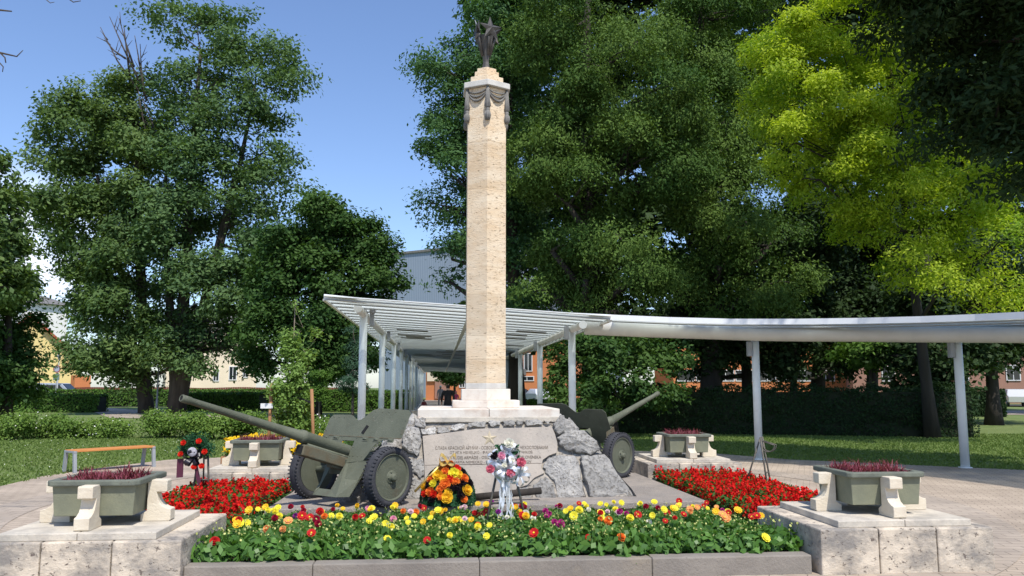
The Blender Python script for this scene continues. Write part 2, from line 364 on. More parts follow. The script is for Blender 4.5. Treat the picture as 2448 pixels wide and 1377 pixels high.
def shrub(name, label, cat, base, blobs, n, ln, lm, seed=1, group=None, wd=None, lobe=.35, clus=.14, specks=0, parts=True, hang=0.):
    rng = np.random.default_rng(seed); base = Vector(base); root = empty(name, base, 0, label, cat, group)
    bl = [(np.array(b[0]), np.array(b[1]), 1.) for b in blobs]
    V, t, lobes = foliage(rng, bl, n, ln, wd or ln*.6, lobe, clus, .3, hang, 16)
    m = MB()
    for c, r_, _ in bl:
        for q in range(3): m.tube([(c[0]*.7, c[1]*.7, 0), (c[0]+rng.uniform(-1, 1)*r_[0]*.6, c[1]+rng.uniform(-1, 1)*r_[1]*.6, c[2]+r_[2]*.5)], [.025, .008], 5)
    m.build('stems', T['darkbark'], root, fix=False)
    raw_quads('foliage', V, t, lm, root)
    if specks:
        i = rng.choice(len(V), specks); p = V[i].mean(1)+rng.normal(size=(specks, 3))*.03
        raw_quads('blossoms', leaf_quads(rng, p+np.array([0, -.05, .05]), nrm(rng.normal(size=(specks, 3))+np.array([0, -1, .7])), .05, .05), np.ones(specks), T['whitepetal'], root)
    return root
T['hedgecore'] = plain('hedge_twigs', (.02, .026, .012), .95)
T['whitepetal'] = plain('white_petal', (.75, .75, .68), .7)
T['seam'] = plain('dark_seam', (.3, .31, .3), .6)
LM = {
 'maple': leafmat('maple_leaf', (.065, .125, .052), (.14, .225, .08), .32),
 'maple2': leafmat('maple_leaf_yellower', (.07, .13, .045), (.16, .235, .07), .32),
 'round': leafmat('linden_leaf', (.028, .075, .02), (.085, .155, .035), .28),
 'needle': leafmat('redwood_leaf', (.038, .088, .02), (.135, .21, .045), .22, .7, .1),
 'behind': leafmat('bluish_leaf', (.045, .11, .045), (.10, .19, .06), .32),
 'yellow': leafmat('golden_leaf', (.16, .29, .02), (.52, .60, .045), .44, .6, .25),
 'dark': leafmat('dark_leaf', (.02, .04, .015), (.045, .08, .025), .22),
 'hedge': leafmat('hedge_leaf', (.05, .12, .02), (.11, .2, .035), .25),
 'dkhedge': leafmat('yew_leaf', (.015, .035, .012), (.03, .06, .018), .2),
 'shrub': leafmat('shrub_leaf', (.09, .17, .03), (.2, .3, .065), .3),
 'birch': leafmat('birch_leaf', (.12, .21, .04), (.22, .34, .09), .35),
 'spruce': leafmat('spruce_needle', (.03, .07, .04), (.06, .12, .07), .15),
 'dahlia': leafmat('dahlia_leaf', (.05, .13, .022), (.12, .25, .045), .3, .45, .4),
 'redgrass': leafmat('red_blade', (.11, .014, .028), (.34, .10, .13), .3),
 'fir': leafmat('artificial_fir', (.012, .05, .02), (.03, .11, .045), .1),
}
def set_tint(o, fn):
    me = o.data; a = me.attributes.new('tint', 'FLOAT', 'POINT')
    a.data.foreach_set('value', [fn(v) for v in me.vertices])
def island_tint(mb, starts, vals):
    out = []
    for i in range(len(mb.v)):
        k = 0
        while k+1 < len(starts) and starts[k+1] <= i: k += 1
        out.append(vals[k])
    return out
random.seed(7)
# ================================================================ setting
m = MB(); g_ = 14; ex = [-900, -300, -120, -60, -30, -10, 10, 30, 60, 120, 300, 900]; ey = [-60, -20, 0, 12, 24, 40, 60, 90, 140, 250, 500, 1300]
vs = [(x, y, 0) for y in ey for x in ex]; fs = [(j*12+i, j*12+i+1, (j+1)*12+i+1, (j+1)*12+i) for j in range(11) for i in range(11)]
tag(m.add(vs, fs).build('ground', T['lawn'], fix=False), kind='structure')
def sheet(name, pts, z, material):
    mm_ = MB(); mm_.add([(p[0], p[1], z) for p in pts], [list(range(len(pts)))])
    return tag(mm_.build(name, material, fix=False), kind='structure')
edge = [(-40, 3.), (-8.55, 9.5), (-8.5, 13.8), (-8.68, 15.4), (-8.35, 17.1), (-7.8, 18.8), (-6.5, 19.6), (-4.6, 20.3), (-3.0, 20.9), (-.9, 21.2), (3.0, 21.5), (4.95, 20.7), (6.3, 18.9), (7.9, 17.9), (10.2, 16.5), (13, 14.2), (17, 10), (19, 4)]
sheet('plaza', [(-40, -30)]+edge[:]+[(30, 0), (30, -30)], .012, T['paver'])
# radial band of grey pavers around the memorial
vs = []; n_ = 96
for k in range(n_):
    a = 2*math.pi*k/n_; cx, cy = 6.1*math.cos(a), 6.1*math.sin(a); dx, dy = 6.75*math.cos(a), 6.75*math.sin(a)
    vs += [L(cx, cy, .017)[:], L(dx, dy, .017)[:]]
tag(MB().add(vs, [(2*k, 2*k+1, 2*((k+1) % n_)+1, 2*((k+1) % n_)) for k in range(n_)]).build('pavement_band', T['band'], fix=False), kind='structure')
p0, p1 = L(-2.6, 8.6), L(2.5, 8.6); q0, q1 = L(-2.6, 95), L(2.5, 95)
sheet('path', [p0, p1, q1, q0], .018, T['paver'])
sheet('park_path', [gr(380, 984), gr(150, 968), gr(-300, 966), gr(-300, 972), gr(200, 976), gr(260, 1000), gr(520, 1002), gr(760, 999), gr(760, 994), gr(520, 994)], .02, T['band'])
sheet('far_path', [gr(2400, 982), gr(2700, 982), gr(2700, 992), gr(2380, 992)], .02, T['band'])
sheet('street', [(-140, 66), (60, 70), (60, 78), (-140, 74)], .02, mat('asphalt', (.06, .06, .06), (.05, .05, .05), 3, .9, .3, 60))

# grass blades on the near lawns, too many to count
def grass(name, polys, n, h, seed, lm):
    rng = np.random.default_rng(seed); P = []
    for (x0, y0, x1, y1, inside) in polys:
        q = rng.uniform((x0, y0), (x1, y1), (n, 2)); P.append(q[[inside(*p) for p in q]])
    P = np.concatenate(P); k = len(P); a = rng.uniform(0, 6.283, k); hh = h*rng.uniform(.4, 1.5, k); s = np.column_stack([np.cos(a), np.sin(a)])
    B = np.column_stack([P, np.zeros(k)]); w_ = .008+.0008*P[:, 1:2]
    V = np.stack([B-np.column_stack([s*w_, np.zeros(k)]), B+np.column_stack([s*w_, np.zeros(k)]), B+np.column_stack([rng.normal(size=(k, 2))*.02, hh])], 1)
    return tag(raw_quads(name, V, rng.uniform(0, 1, k), lm), 'short green grass of the park lawn beyond the paved plaza', 'grass', kind='stuff')
def outside(x, y):
    for (ax, ay), (bx, by) in zip(edge, edge[1:]):
        if ax <= x <= bx: return y > ay+(by-ay)*(x-ax)/(bx-ax)
    return True
LM['grass'] = leafmat('grass_blade', (.11, .175, .04), (.19, .255, .075), .3)
grass('grass', [(-21, 13, -3.2, 27, outside), (2.5, 16, 20, 29, outside)], 62000, .04, 3, LM['grass'])

# ================================================================ platform, kerbs, beds
pl = empty('memorial_platform', MO, MA, 'low pebbled concrete platform carrying the stone mound and both guns', 'platform')
m = MB(); m.prism([(-2.75, -2.1), (0, -2.0), (2.75, -1.85), (2.66, 1.6), (1.9, 2.3), (-1.9, 2.3), (-2.66, 1.6)], .0, .2)
m.build('slab', T['aggregate'], pl, .012)
kb = empty('flower_bed_kerb', L(0, -5.02), MA, 'long low stone kerb along the front of the dahlia bed', 'kerb')
m = MB(); x = -2.78
for wd_ in (1.05, 1.4, 1.5, 1.44): m.box((x+wd_/2, 0, .0875), (wd_-.003, .17, .175)); x += wd_
m.build('kerbstones', T['kerb'], kb, .012)
m = MB(); m.add([L(-2.8, -4.94, .1)[:], L(2.66, -4.94, .1)[:], L(2.74, -1.8, .13)[:], L(-2.74, -1.8, .13)[:]], [(0, 1, 2, 3)])
for s in (-1, 1): m.add([L(s*2.72, -3.9, .12)[:], L(s*4.25, -3.9, .12)[:], L(s*4.1, 1.3, .12)[:], L(s*2.66, 1.6, .12)[:]], [(0, 1, 2, 3)])
so_ = tag(m.build('soil_bed', T['soil'], fix=False), kind='structure')
# low edging of the side beds
for s, nm in ((-1, 'left'), (1, 'right')):
    e_ = tag(MB().box((0, 0, .08), (.1, 4.0, .16)).build('bed_edging', T['kerb'], bevel=.01), 'thin stone edging along the outer side of the %s red flower bed' % nm, 'edging')
    e_.location = L(s*4.22, -1.75); e_.rotation_euler = (0, 0, MA)

# ================================================================ pedestals with troughs
def pedestal(lx, ly, label, w_, d_, ti, rot, sx):
    p = L(lx, ly); r = empty('stone_pedestal', p, rot, label, 'pedestal', 'stone pedestals at the corners of the memorial')
    m = MB(); n = 3; ww = w_/n
    for k in range(n): m.box((-w_/2+ww*(k+.5), 0, .2), (ww-.007, d_, .4))
    o = m.build('plinth', T['block'], r, .014)
    m = MB(); 
    for k in range(2): m.box((ti[0]+(-.315 if k == 0 else .315), ti[1], .43), (.6255, 1.26, .062))
    m.build('top_slab', T['tier'], r, .008); return r
def trough(p, rot, label):
    r = empty('planter_trough', p, rot, label, 'planter', 'grey-green planter troughs on the pedestals')
    m = MB(); h = .335; z0 = .09; z1 = .37
    vs = []; 
    for s_, z in ((.325, z0), (.345, z1)): vs += [(-s_, -s_, z), (s_, -s_, z), (s_, s_, z), (-s_, s_, z)]
    vs += [(-.31, -.31, z1), (.31, -.31, z1), (.31, .31, z1), (-.31, .31, z1), (-.31, -.31, z1-.06), (.31, -.31, z1-.06), (.31, .31, z1-.06), (-.31, .31, z1-.06)]
    fs = [(3, 2, 1, 0), (0, 1, 5, 4), (1, 2, 6, 5), (2, 3, 7, 6), (3, 0, 4, 7)]
    for k in range(4): a = 4+k; b = 4+(k+1) % 4; fs += [(a, b, b+4, a+4), (a+4, b+4, b+8, a+8)]
    fs.append((12, 13, 14, 15)); m.add(vs, fs); m.build('tub', T['trough'], r, .006, fix=False)
    m = MB(); o_, i_ = .385, .315
    pr = [(-o_+.04, -o_), (o_-.04, -o_), (o_, -o_+.04), (o_, o_-.04), (o_-.04, o_), (-o_+.04, o_), (-o_, o_-.04), (-o_, -o_+.04)]
    pi_ = [(x*i_/o_, y*i_/o_) for x, y in pr]; vs = [(x, y, z) for z in (.345, .395) for x, y in pr]+[(x, y, z) for z in (.345, .395) for x, y in pi_]; fs = []
    for k in range(8):
        a, b = k, (k+1) % 8; fs += [(a, b, b+8, a+8), (a+8, b+8, b+24, a+24), (b+16, a+16, a+24, b+24), (b, a, a+16, b+16)]
    m.add(vs, fs); m.build('rim', T['rim'], r, .012)
    m = MB(); m.box((0, 0, .33), (.62, .62, .02)); m.build('potting_soil', T['soil'], r)
    prof = [(.30, 0), (.545, 0), (.56, .01), (.56, .105), (.52, .115), (.475, .14), (.45, .18), (.437, .225), (.43, .255), (.512, .255), (.52, .262), (.52, .352), (.512, .36), (.352, .36), (.352, .09), (.30, .06)]
    for k in range(4):
        w2 = .062; vs = [(s*w2, -x, z) for s in (-1, 1) for x, z in prof]; n = len(prof)
        fs = [list(range(n)), [n+i for i in range(n)][::-1]]+[(i, (i+1) % n, n+(i+1) % n, n+i) for i in range(n)]
        mm_ = MB().add(vs, fs, M=Matrix.Rotation(k*math.pi/2, 4, 'Z')); mm_.build('bracket_leg', T['cream'], r, .006)
    return r
def red_blades(p, rot, seed, label, n=900, hh=.105):
    rng = np.random.default_rng(seed); q = rng.uniform(-.30, .30, (n, 2)); a = rng.uniform(0, 6.28, n)
    lean = np.column_stack([np.cos(a), np.sin(a)])*rng.uniform(.02, .13, (n, 1)); h = hh*rng.uniform(.35, 1.15, n)*(1+.35*np.sin(q[:, 0]*13+seed)*np.cos(q[:, 1]*11)); Vs = []
    s = np.column_stack([-np.sin(a), np.cos(a), np.zeros(n)])*.006
    B = np.column_stack([q, np.zeros(n)]); M1 = B+np.column_stack([lean*.35, h*.62]); E_ = B+np.column_stack([lean, h])
    V = np.concatenate([np.stack([B-s, B+s, M1+s*.8, M1-s*.8], 1), np.stack([M1-s*.8, M1+s*.8, E_+s*.15, E_-s*.15], 1)])
    o = raw_quads('ornamental_grass', V, np.tile(rng.uniform(0, 1, n), 2), LM['redgrass'])
    o.location = p; o.rotation_euler = (0, 0, rot)
    return tag(o, label, 'plant', 'red-leaved plants in the troughs')
for (lx, ly, rot, dsc, tx, ty, w_, nb) in ((-3.61, -4.48, MA, 'front left', -.02, -.02, 1.66, 900), (3.48, -4.46, MA, 'front right', .02, 0, 1.62, 900), (-3.42, .80, MA-.0, 'rear left', 0, 0, 1.6, 700), (3.53, 1.72, MA, 'rear right', 0, 0, 1.6, 700)):
    near = 'front' in dsc
    pedestal(lx, ly+(.03 if near else .1), {'front left': 'weathered travertine pedestal at the front, left end of the kerb', 'front right': 'weathered travertine pedestal at the front, right end of the kerb', 'rear left': 'stone pedestal behind the left gun barrel, near the wooden-staked birch', 'rear right': 'stone pedestal behind the right gun wheel, at the far edge of red flowers'}[dsc],
             w_, 1.46, (tx, ty-.03, 0), rot, 1)
    where = {'front left': 'on the front left pedestal', 'front right': 'on the front right pedestal', 'rear left': 'on the rear left pedestal by the marigolds', 'rear right': 'on the rear right pedestal beside the gun wheel'}[dsc]
    c = L(lx+tx, ly+ty, .462); trough(c, rot, 'square grey-green trough on four stone brackets '+where)
    red_blades(c+Vector((0, 0, .335)), rot, int(lx*10+ly*7)+90, 'low dark red leafy plants filling the trough '+where, nb)

# ================================================================ monument
mo = empty('obelisk_monument', MO, MA, 'tall pale travertine obelisk with bronze star finial on a rough rock base', 'monument')
FT, FB = -.98, -1.34          # front face of the mound at top (z 1.22) and bottom (z .2)
core = [(-1.8, FB, .18), (1.85, FB, .18), (1.85, 1.35, .18), (-1.8, 1.35, .18), (-.93, FT+.06, 1.22), (.95, FT+.06, 1.22), (.95, .95, 1.22), (-.93, .95, 1.22)]
bm = bmesh.new(); vv = [bm.verts.new(p) for p in core]
for f in ((0, 1, 5, 4), (1, 2, 6, 5), (2, 3, 7, 6), (3, 0, 4, 7), (4, 5, 6, 7), (3, 2, 1, 0)): bm.faces.new([vv[i] for i in f])
bmesh.ops.subdivide_edges(bm, edges=bm.edges[:], cuts=14, use_grid_fill=True)
for v in bm.verts:
    if v.co.z > .2: v.co += Vector((noise.noise(v.co*3), noise.noise(v.co*3+Vector((9, 2, 4))), 0))*.035
me = bpy.data.meshes.new('mound'); bm.to_mesh(me); bm.free(); me.materials.append(T['mortar'])
mound = link(bpy.data.objects.new('mound', me), mo)
def on_face(px, py, lift=0.):
    """where the photo's point lies on the sloping front face of the mound, in the memorial's own axes"""
    a, b = ray(px, py); d = 11.
    for _ in range(12):
        p = Vector((a*d, d, EYE+b*d)); l_ = toL(p); z = max(.2, min(l_.z, 1.25)); want = FB+(FT-FB)*(z-.2)/1.02-lift
        d += want-l_.y
    return toL(Vector((a*d, d, EYE+b*d)))
NF = Vector((0, -1.02, .36)).normalized()
Z2 = lambda X, Y: (940+X/3.497, 900+Y/3.497)
def face_rock(mb, poly, thick, tv, rnd):
    c = Vector((0, 0, 0)); P = [on_face(*Z2(*p)) for p in poly]
    # more corners, ragged
    Q = []
    for i, p in enumerate(P):
        q = P[(i+1) % len(P)]; Q += [p, (p*2+q)/3+Vector((rnd.uniform(-.02, .02), 0, rnd.uniform(-.02, .02))), (p+q*2)/3+Vector((rnd.uniform(-.02, .02), 0, rnd.uniform(-.02, .02)))]
    c = sum(Q, Vector())/len(Q); n = len(Q); rings = [(1.0, -.05), (.99, .55), (.955, .86), (.86, .98), (.7, 1.), (.5, 1.), (.25, 1.0)]; thick *= .55; s0 = len(mb.v); vs = []; fs = []
    tilt = Vector((rnd.uniform(-.5, .5), 0, rnd.uniform(-.4, .4)))
    pls = [(rnd.uniform(-.12, .25), Vector((rnd.uniform(-2.2, 2.2), 0, rnd.uniform(-2.2, 2.2)))) for _ in range(6)]
    for k, h in rings:
        for q in Q:
            p = c+(q-c)*k; dd = min(h0+s_.dot(p-c) for h0, s_ in pls)*1.5+noise.noise(p*15)*.22+noise.noise(p*41)*.14
            vs.append(p+NF*(thick*(h*(1+tilt.dot(q-c)*.9)+(dd if h > .3 else 0))))
    vs.append(c+NF*thick*1.05)
    for r_ in range(len(rings)-1):
        for i in range(n): j = (i+1) % n; fs.append((r_*n+i, r_*n+j, (r_+1)*n+j, (r_+1)*n+i))
    for i in range(n): fs.append(((len(rings)-1)*n+i, (len(rings)-1)*n+(i+1) % n, len(vs)-1))
    mb.add(vs, fs); tv += [tint_now[0]]*len(vs)
rocks = [([(1350, 385), (1395, 325), (1470, 365), (1520, 430), (1500, 480), (1385, 490), (1340, 450)], .13, .95),
 ([(1375, 505), (1505, 450), (1600, 450), (1680, 520), (1755, 600), (1650, 655), (1530, 640), (1430, 612), (1385, 570)], .15, 1.),
 ([(1285, 692), (1335, 668), (1520, 665), (1555, 740), (1590, 900), (1615, 1010), (1520, 1028), (1380, 1035), (1352, 900), (1292, 820), (1250, 760)], .10, 1.15),
 ([(1565, 662), (1650, 665), (1770, 640), (1880, 810), (2035, 1000), (1800, 1020), (1640, 1020), (1612, 890), (1575, 750)], .13, .92),
 ([(1170, 905), (1230, 855), (1290, 850), (1345, 925), (1365, 1038), (1190, 1042)], .07, .85),
 ([(1045, 935), (1135, 930), (1150, 1040), (1060, 1042)], .05, .9),
 ([(75, 470), (130, 420), (215, 432), (238, 560), (200, 668), (130, 640), (70, 590)], .12, 1.1),
 ([(175, 352), (275, 350), (275, 425), (195, 420)], .06, 1.),
 ([(180, 690), (250, 690), (258, 830), (230, 860), (170, 800)], .06, 1.05), ([(100, 700), (170, 690), (165, 830), (60, 830)], .08, .9), ([(40, 860), (160, 850), (240, 880), (230, 1030), (0, 1030)], .08, 1.),
 ([(232, 440), (350, 420), (362, 480), (250, 488)], .05, 1.5), ([(370, 428), (462, 420), (480, 462), (380, 476)], .05, 1.), ([(488, 410), (600, 398), (605, 436), (490, 452)], .035, 1.5),
 ([(620, 392), (700, 378), (782, 390), (758, 425), (640, 432)], .05, 1.05), ([(798, 372), (890, 370), (892, 408), (812, 416)], .04, 1.2), ([(908, 372), (1015, 372), (1010, 408), (920, 418)], .045, .85),
 ([(1030, 368), (1095, 370), (1080, 402), (1040, 404)], .04, .9), ([(1108, 366), (1236, 370), (1250, 404), (1120, 414)], .045, 1.1), ([(1255, 372), (1325, 376), (1292, 408)], .04, 1.)]
m = MB(); tv = []; tint_now = [1.]; rnd = random.Random(5)
for poly, th_, ti in rocks: tint_now[0] = ti; face_rock(m, poly, th_, tv, rnd)
# boulders on the two flanks and the back
for k in range(34):
    s = 1 if k % 2 else -1; u = rnd.uniform(-1.1, 1.05); f_ = rnd.uniform(.02, .98); xx = s*(1.84-.86*f_); c0 = len(m.v)
    m.ball((xx, u*(1.3-.3*f_), .2+f_*.98), (rnd.uniform(.1, .17), rnd.uniform(.18, .3), rnd.uniform(.16, .24)), 2, jit=.16, smooth=False); tv += [rnd.uniform(.8, 1.2)]*(len(m.v)-c0)
for k in range(20):
    f_ = rnd.uniform(.02, .98); c0 = len(m.v)
    m.ball((rnd.uniform(-1.7, 1.7)*(1-.45*f_), 1.34-.38*f_, .2+f_*.98), (rnd.uniform(.18, .3), .12, rnd.uniform(.16, .24)), 2, jit=.16, smooth=False); tv += [rnd.uniform(.8, 1.2)]*(len(m.v)-c0)
o = m.build('rock_facing', T['rock'], mo); a = o.data.attributes.new('tint', 'FLOAT', 'POINT'); a.data.foreach_set('value', tv)
# band under the slab, plaque
m = MB(); m.box((.0, 0, 1.205), (1.93, 1.97, .075)); m.build('mortar_band', T['tier'], mo, .01)
pp = [on_face(*Z2(*p)) for p in ((245, 500), (480, 470), (700, 440), (1325, 424), (1350, 480), (1372, 560), (1368, 640), (1300, 665), (1250, 700), (1235, 770), (1262, 810), (1180, 850), (1120, 910), (1030, 940), (1000, 1030), (262, 1030), (262, 830), (258, 690))]
m = MB(); n = len(pp); vs = [p-NF*.03 for p in pp]+[p+NF*.02 for p in pp]
m.add(vs, [list(range(n))[::-1], [n+i for i in range(n)]]+[(i, (i+1) % n, n+(i+1) % n, n+i) for i in range(n)])
plq = m.build('plaque', T['plaque'], mo, .006)
cam_w = cam.location
sl = math.atan2(.36, 1.02)
a_, b_ = on_face(*Z2(265, 745)), on_face(*Z2(1240, 728)); mm_ = MB()
mm_.tube([a_+NF*.019, b_+NF*.019], .0035, 6); s_ = mm_.build('seam', T['letters'], plq)
def text_on_face(body, x0, x1, py, h, name='inscription'):
    cu = bpy.data.curves.new(name, 'FONT'); cu.body = body; cu.size = 1; cu.align_x = 'LEFT'; cu.resolution_u = 2; cu.extrude = .0
    o = bpy.data.objects.new(name, cu); link(o, plq); bpy.context.view_layer.update()
    wd = max(o.dimensions.x, .01); a = on_face(x0, py)+NF*.0225; b = on_face(x1, py)+NF*.0225; w_ = (b-a).length
    o.scale = (w_/wd, h/.72, 1); o.location = a; o.rotation_euler = (math.pi/2-sl, 0, math.atan2(b.y-a.y, b.x-a.x)); cu.materials.append(T['letters'])
    tmp = o.evaluated_get(bpy.context.evaluated_depsgraph_get()); me = bpy.data.meshes.new_from_object(tmp)
    q = bpy.data.objects.new(name, me); link(q, plq); q.scale = o.scale; q.location = o.location; q.rotation_euler = o.rotation_euler; bpy.data.objects.remove(o); return q
for body, x0, x1, y_, h in (('Слава Красной Армии - освободительнице Чехословакии', 1040, 1309, 1076, .044), ('от ига немецко - фашистских захватчиков', 1075, 1272, 1086, .036), ('Sláva Rudej Armáde - osloboditeľke Československa', 1055, 1293, 1099, .044), ('od jarma nemecko - fašistických okupantov', 1070, 1270, 1109, .036)):
    text_on_face(body.upper(), x0, x1, y_, h)
def star_mesh(mb, ro, ri, t, M, back=True):
    vs = [(0, 0, t)]+[((ro if k % 2 == 0 else ri)*math.sin(math.pi*k/5), (ro if k % 2 == 0 else ri)*math.cos(math.pi*k/5), 0) for k in range(10)]+[(0, 0, -t if back else 0)]
    mb.add(vs, [(0, 1+(k+1) % 10, 1+k) for k in range(10)]+[(11, 1+k, 1+(k+1) % 10) for k in range(10)], M=M)
c = on_face(1170, 1049)+NF*.024; m = MB(); star_mesh(m, .11, .042, .018, Matrix.Translation(c) @ Matrix.Rotation(math.pi/2-sl, 4, 'X')); m.build('relief_star', T['brass'], mo)
# slab, tiers, shaft
m = MB(); m.box((-.49, 0, 1.285), (.974, 1.96, .13)); m.box((.49, 0, 1.285), (.974, 1.96, .13)); m.build('base_slab', T['marble'], mo, .008)
m = MB(); m.prism(hexagon(.565), 1.35, 1.455); m.build('lower_step', T['marble'], mo, .008)
m = MB(); m.prism(hexagon(.415), 1.455, 1.62); m.build('upper_step', T['marble'], mo, .008)
m = MB(); m.prism(hexagon(.342), 1.62, 1.705); m.build('foot_band', T['capstone'], mo, .006)
zs = [1.705, 2.05, 2.4, 3.02, 3.42, 4.1, 4.62, 5.35, 5.72, 6.20]; tn = [.93, 1.02, .9, 1.0, .97, 1.0, .92, 1.0, .98]; m = MB(); tv = []
for (a, b), t_ in zip(zip(zs, zs[1:]), tn):
    c0 = len(m.v); m.prism(hexagon(.338), a+.0004, b-.0004); tv += [t_]*(len(m.v)-c0)
o = m.build('shaft', T['obelisk'], mo, .003); a = o.data.attributes.new('tint', 'FLOAT', 'POINT'); a.data.foreach_set('value', tv)
m = MB(); m.prism(hexagon(.408), 6.205, 6.295); m.build('cap_slab', T['capstone'], mo, .008)
m = MB(); m.prism(hexagon(.29), 6.295, 6.41); m.prism(hexagon(.215), 6.41, 6.51); m.prism(hexagon(.17), 6.51, 6.575); o = m.build('stepped_top', T['obelisk'], mo, .006); set_tint(o, lambda v: 1.)
# bronze drapery: a tassel at each corner, three swags on each face
for k in range(6):
    a = R(-90+60*k); c = Vector((math.cos(a), math.sin(a), 0)); b_ = c*.352+Vector((0, 0, .09))
    m = MB(); Mx = Matrix.Translation(b_)
    m.lathe([(.018, 6.11), (.024, 6.0), (.035, 5.86), (.044, 5.785), (.04, 5.775), (.025, 5.77), (.03, 5.755), (.036, 5.74), (.028, 5.725), (.036, 5.705), (.044, 5.66), (.043, 5.62), (.032, 5.575)], 14, Mx)
    for q in range(10):
        an = q*math.pi/5; e = Vector((math.cos(an), math.sin(an), 0)); m.tube([b_+e*.016+Vector((0, 0, 6.1)), b_+e*.033+Vector((0, 0, 5.87)), b_+e*.044+Vector((0, 0, 5.79))], .007, 5)
        m.tube([b_+e*.036+Vector((0, 0, 5.7)), b_+e*.044+Vector((0, 0, 5.65)), b_+e*.032+Vector((0, 0, 5.578))], .007, 5)
    m.build('tassel', T['drape'], mo)
    a2 = R(-90+60*(k+1)); c2 = Vector((math.cos(a2), math.sin(a2), 0)); out = (c+c2).normalized(); m = MB()
    for j, (dip, r_) in enumerate(((.05, .012), (.10, .014), (.15, .017))):
        pts = []
        for q in range(11):
            f_ = q/10; p = (c*.338)*(1-f_)+(c2*.338)*f_; s4 = math.sin(math.pi*f_)
            pts.append(p*(.97)+out*(.014+.02*s4)+Vector((0, 0, 6.16-.012*j-dip*s4**.8)))
        m.tube(pts, [r_*(.4+.8*math.sin(math.pi*q/10)) for q in range(11)], 8)
    pts = []
    m.build('swag', T['drape'], mo)
# bronze finial: flaring three-winged stem with faceted stars
fi = empty('finial', (0, 0, 6.575)); fi.parent = mo; fi.scale = (1.15, 1.15, 1.22); m = MB()
prof = [(.075, 0), (.055, .05), (.042, .11), (.05, .19), (.075, .29), (.10, .38), (.118, .45)]
for q in range(3):
    a = R(-55+120*q); M_ = Matrix.Rotation(a, 4, 'Z'); vs = []; fs = []
    for (r_, z) in [(r0*(1+z*.75), z) for r0, z in prof]: vs += [(r_, 0, z), (r_*.35, r_*.62, z), (-.01, 0, z), (r_*.35, -r_*.62, z)]
    for i in range(len(prof)-1):
        for j in range(4): fs.append((i*4+j, i*4+(j+1) % 4, (i+1)*4+(j+1) % 4, (i+1)*4+j))
    n = len(prof)-1; fs += [(0, 1, 2, 3), (n*4, n*4+1, n*4+2, n*4+3)]; m.add(vs, fs, M=M_)
    for s in (-1, 0, 1): m.tube([M_ @ Vector((.06, .02*s, .2)), M_ @ Vector((.11, .05*s, .40)), M_ @ Vector((.10, .07*s, .47+.03*(s == 0)))], [.014, .02, .006], 6)
m.ball((0, 0, .44), (.05, .05, .06), 1)
m.build('stem', T['bronze'], fi)
for q in range(3):
    a = R(-68+120*q); m = MB(); M_ = Matrix.Rotation(a, 4, 'Z') @ Matrix.Translation((.13, 0, .52)) @ Matrix.Rotation(math.pi/2, 4, 'Z') @ Matrix.Rotation(R(82), 4, 'X')
    star_mesh(m, .175, .07, .045, M_); m.build('star', T['bronze'], fi)
m = MB(); m.tube([(-.13, -.05, .52), (-.15, -.05, .62), (-.165, -.05, .66)], [.012, .008, .003], 6); m.build('spike', T['steel'], fi)

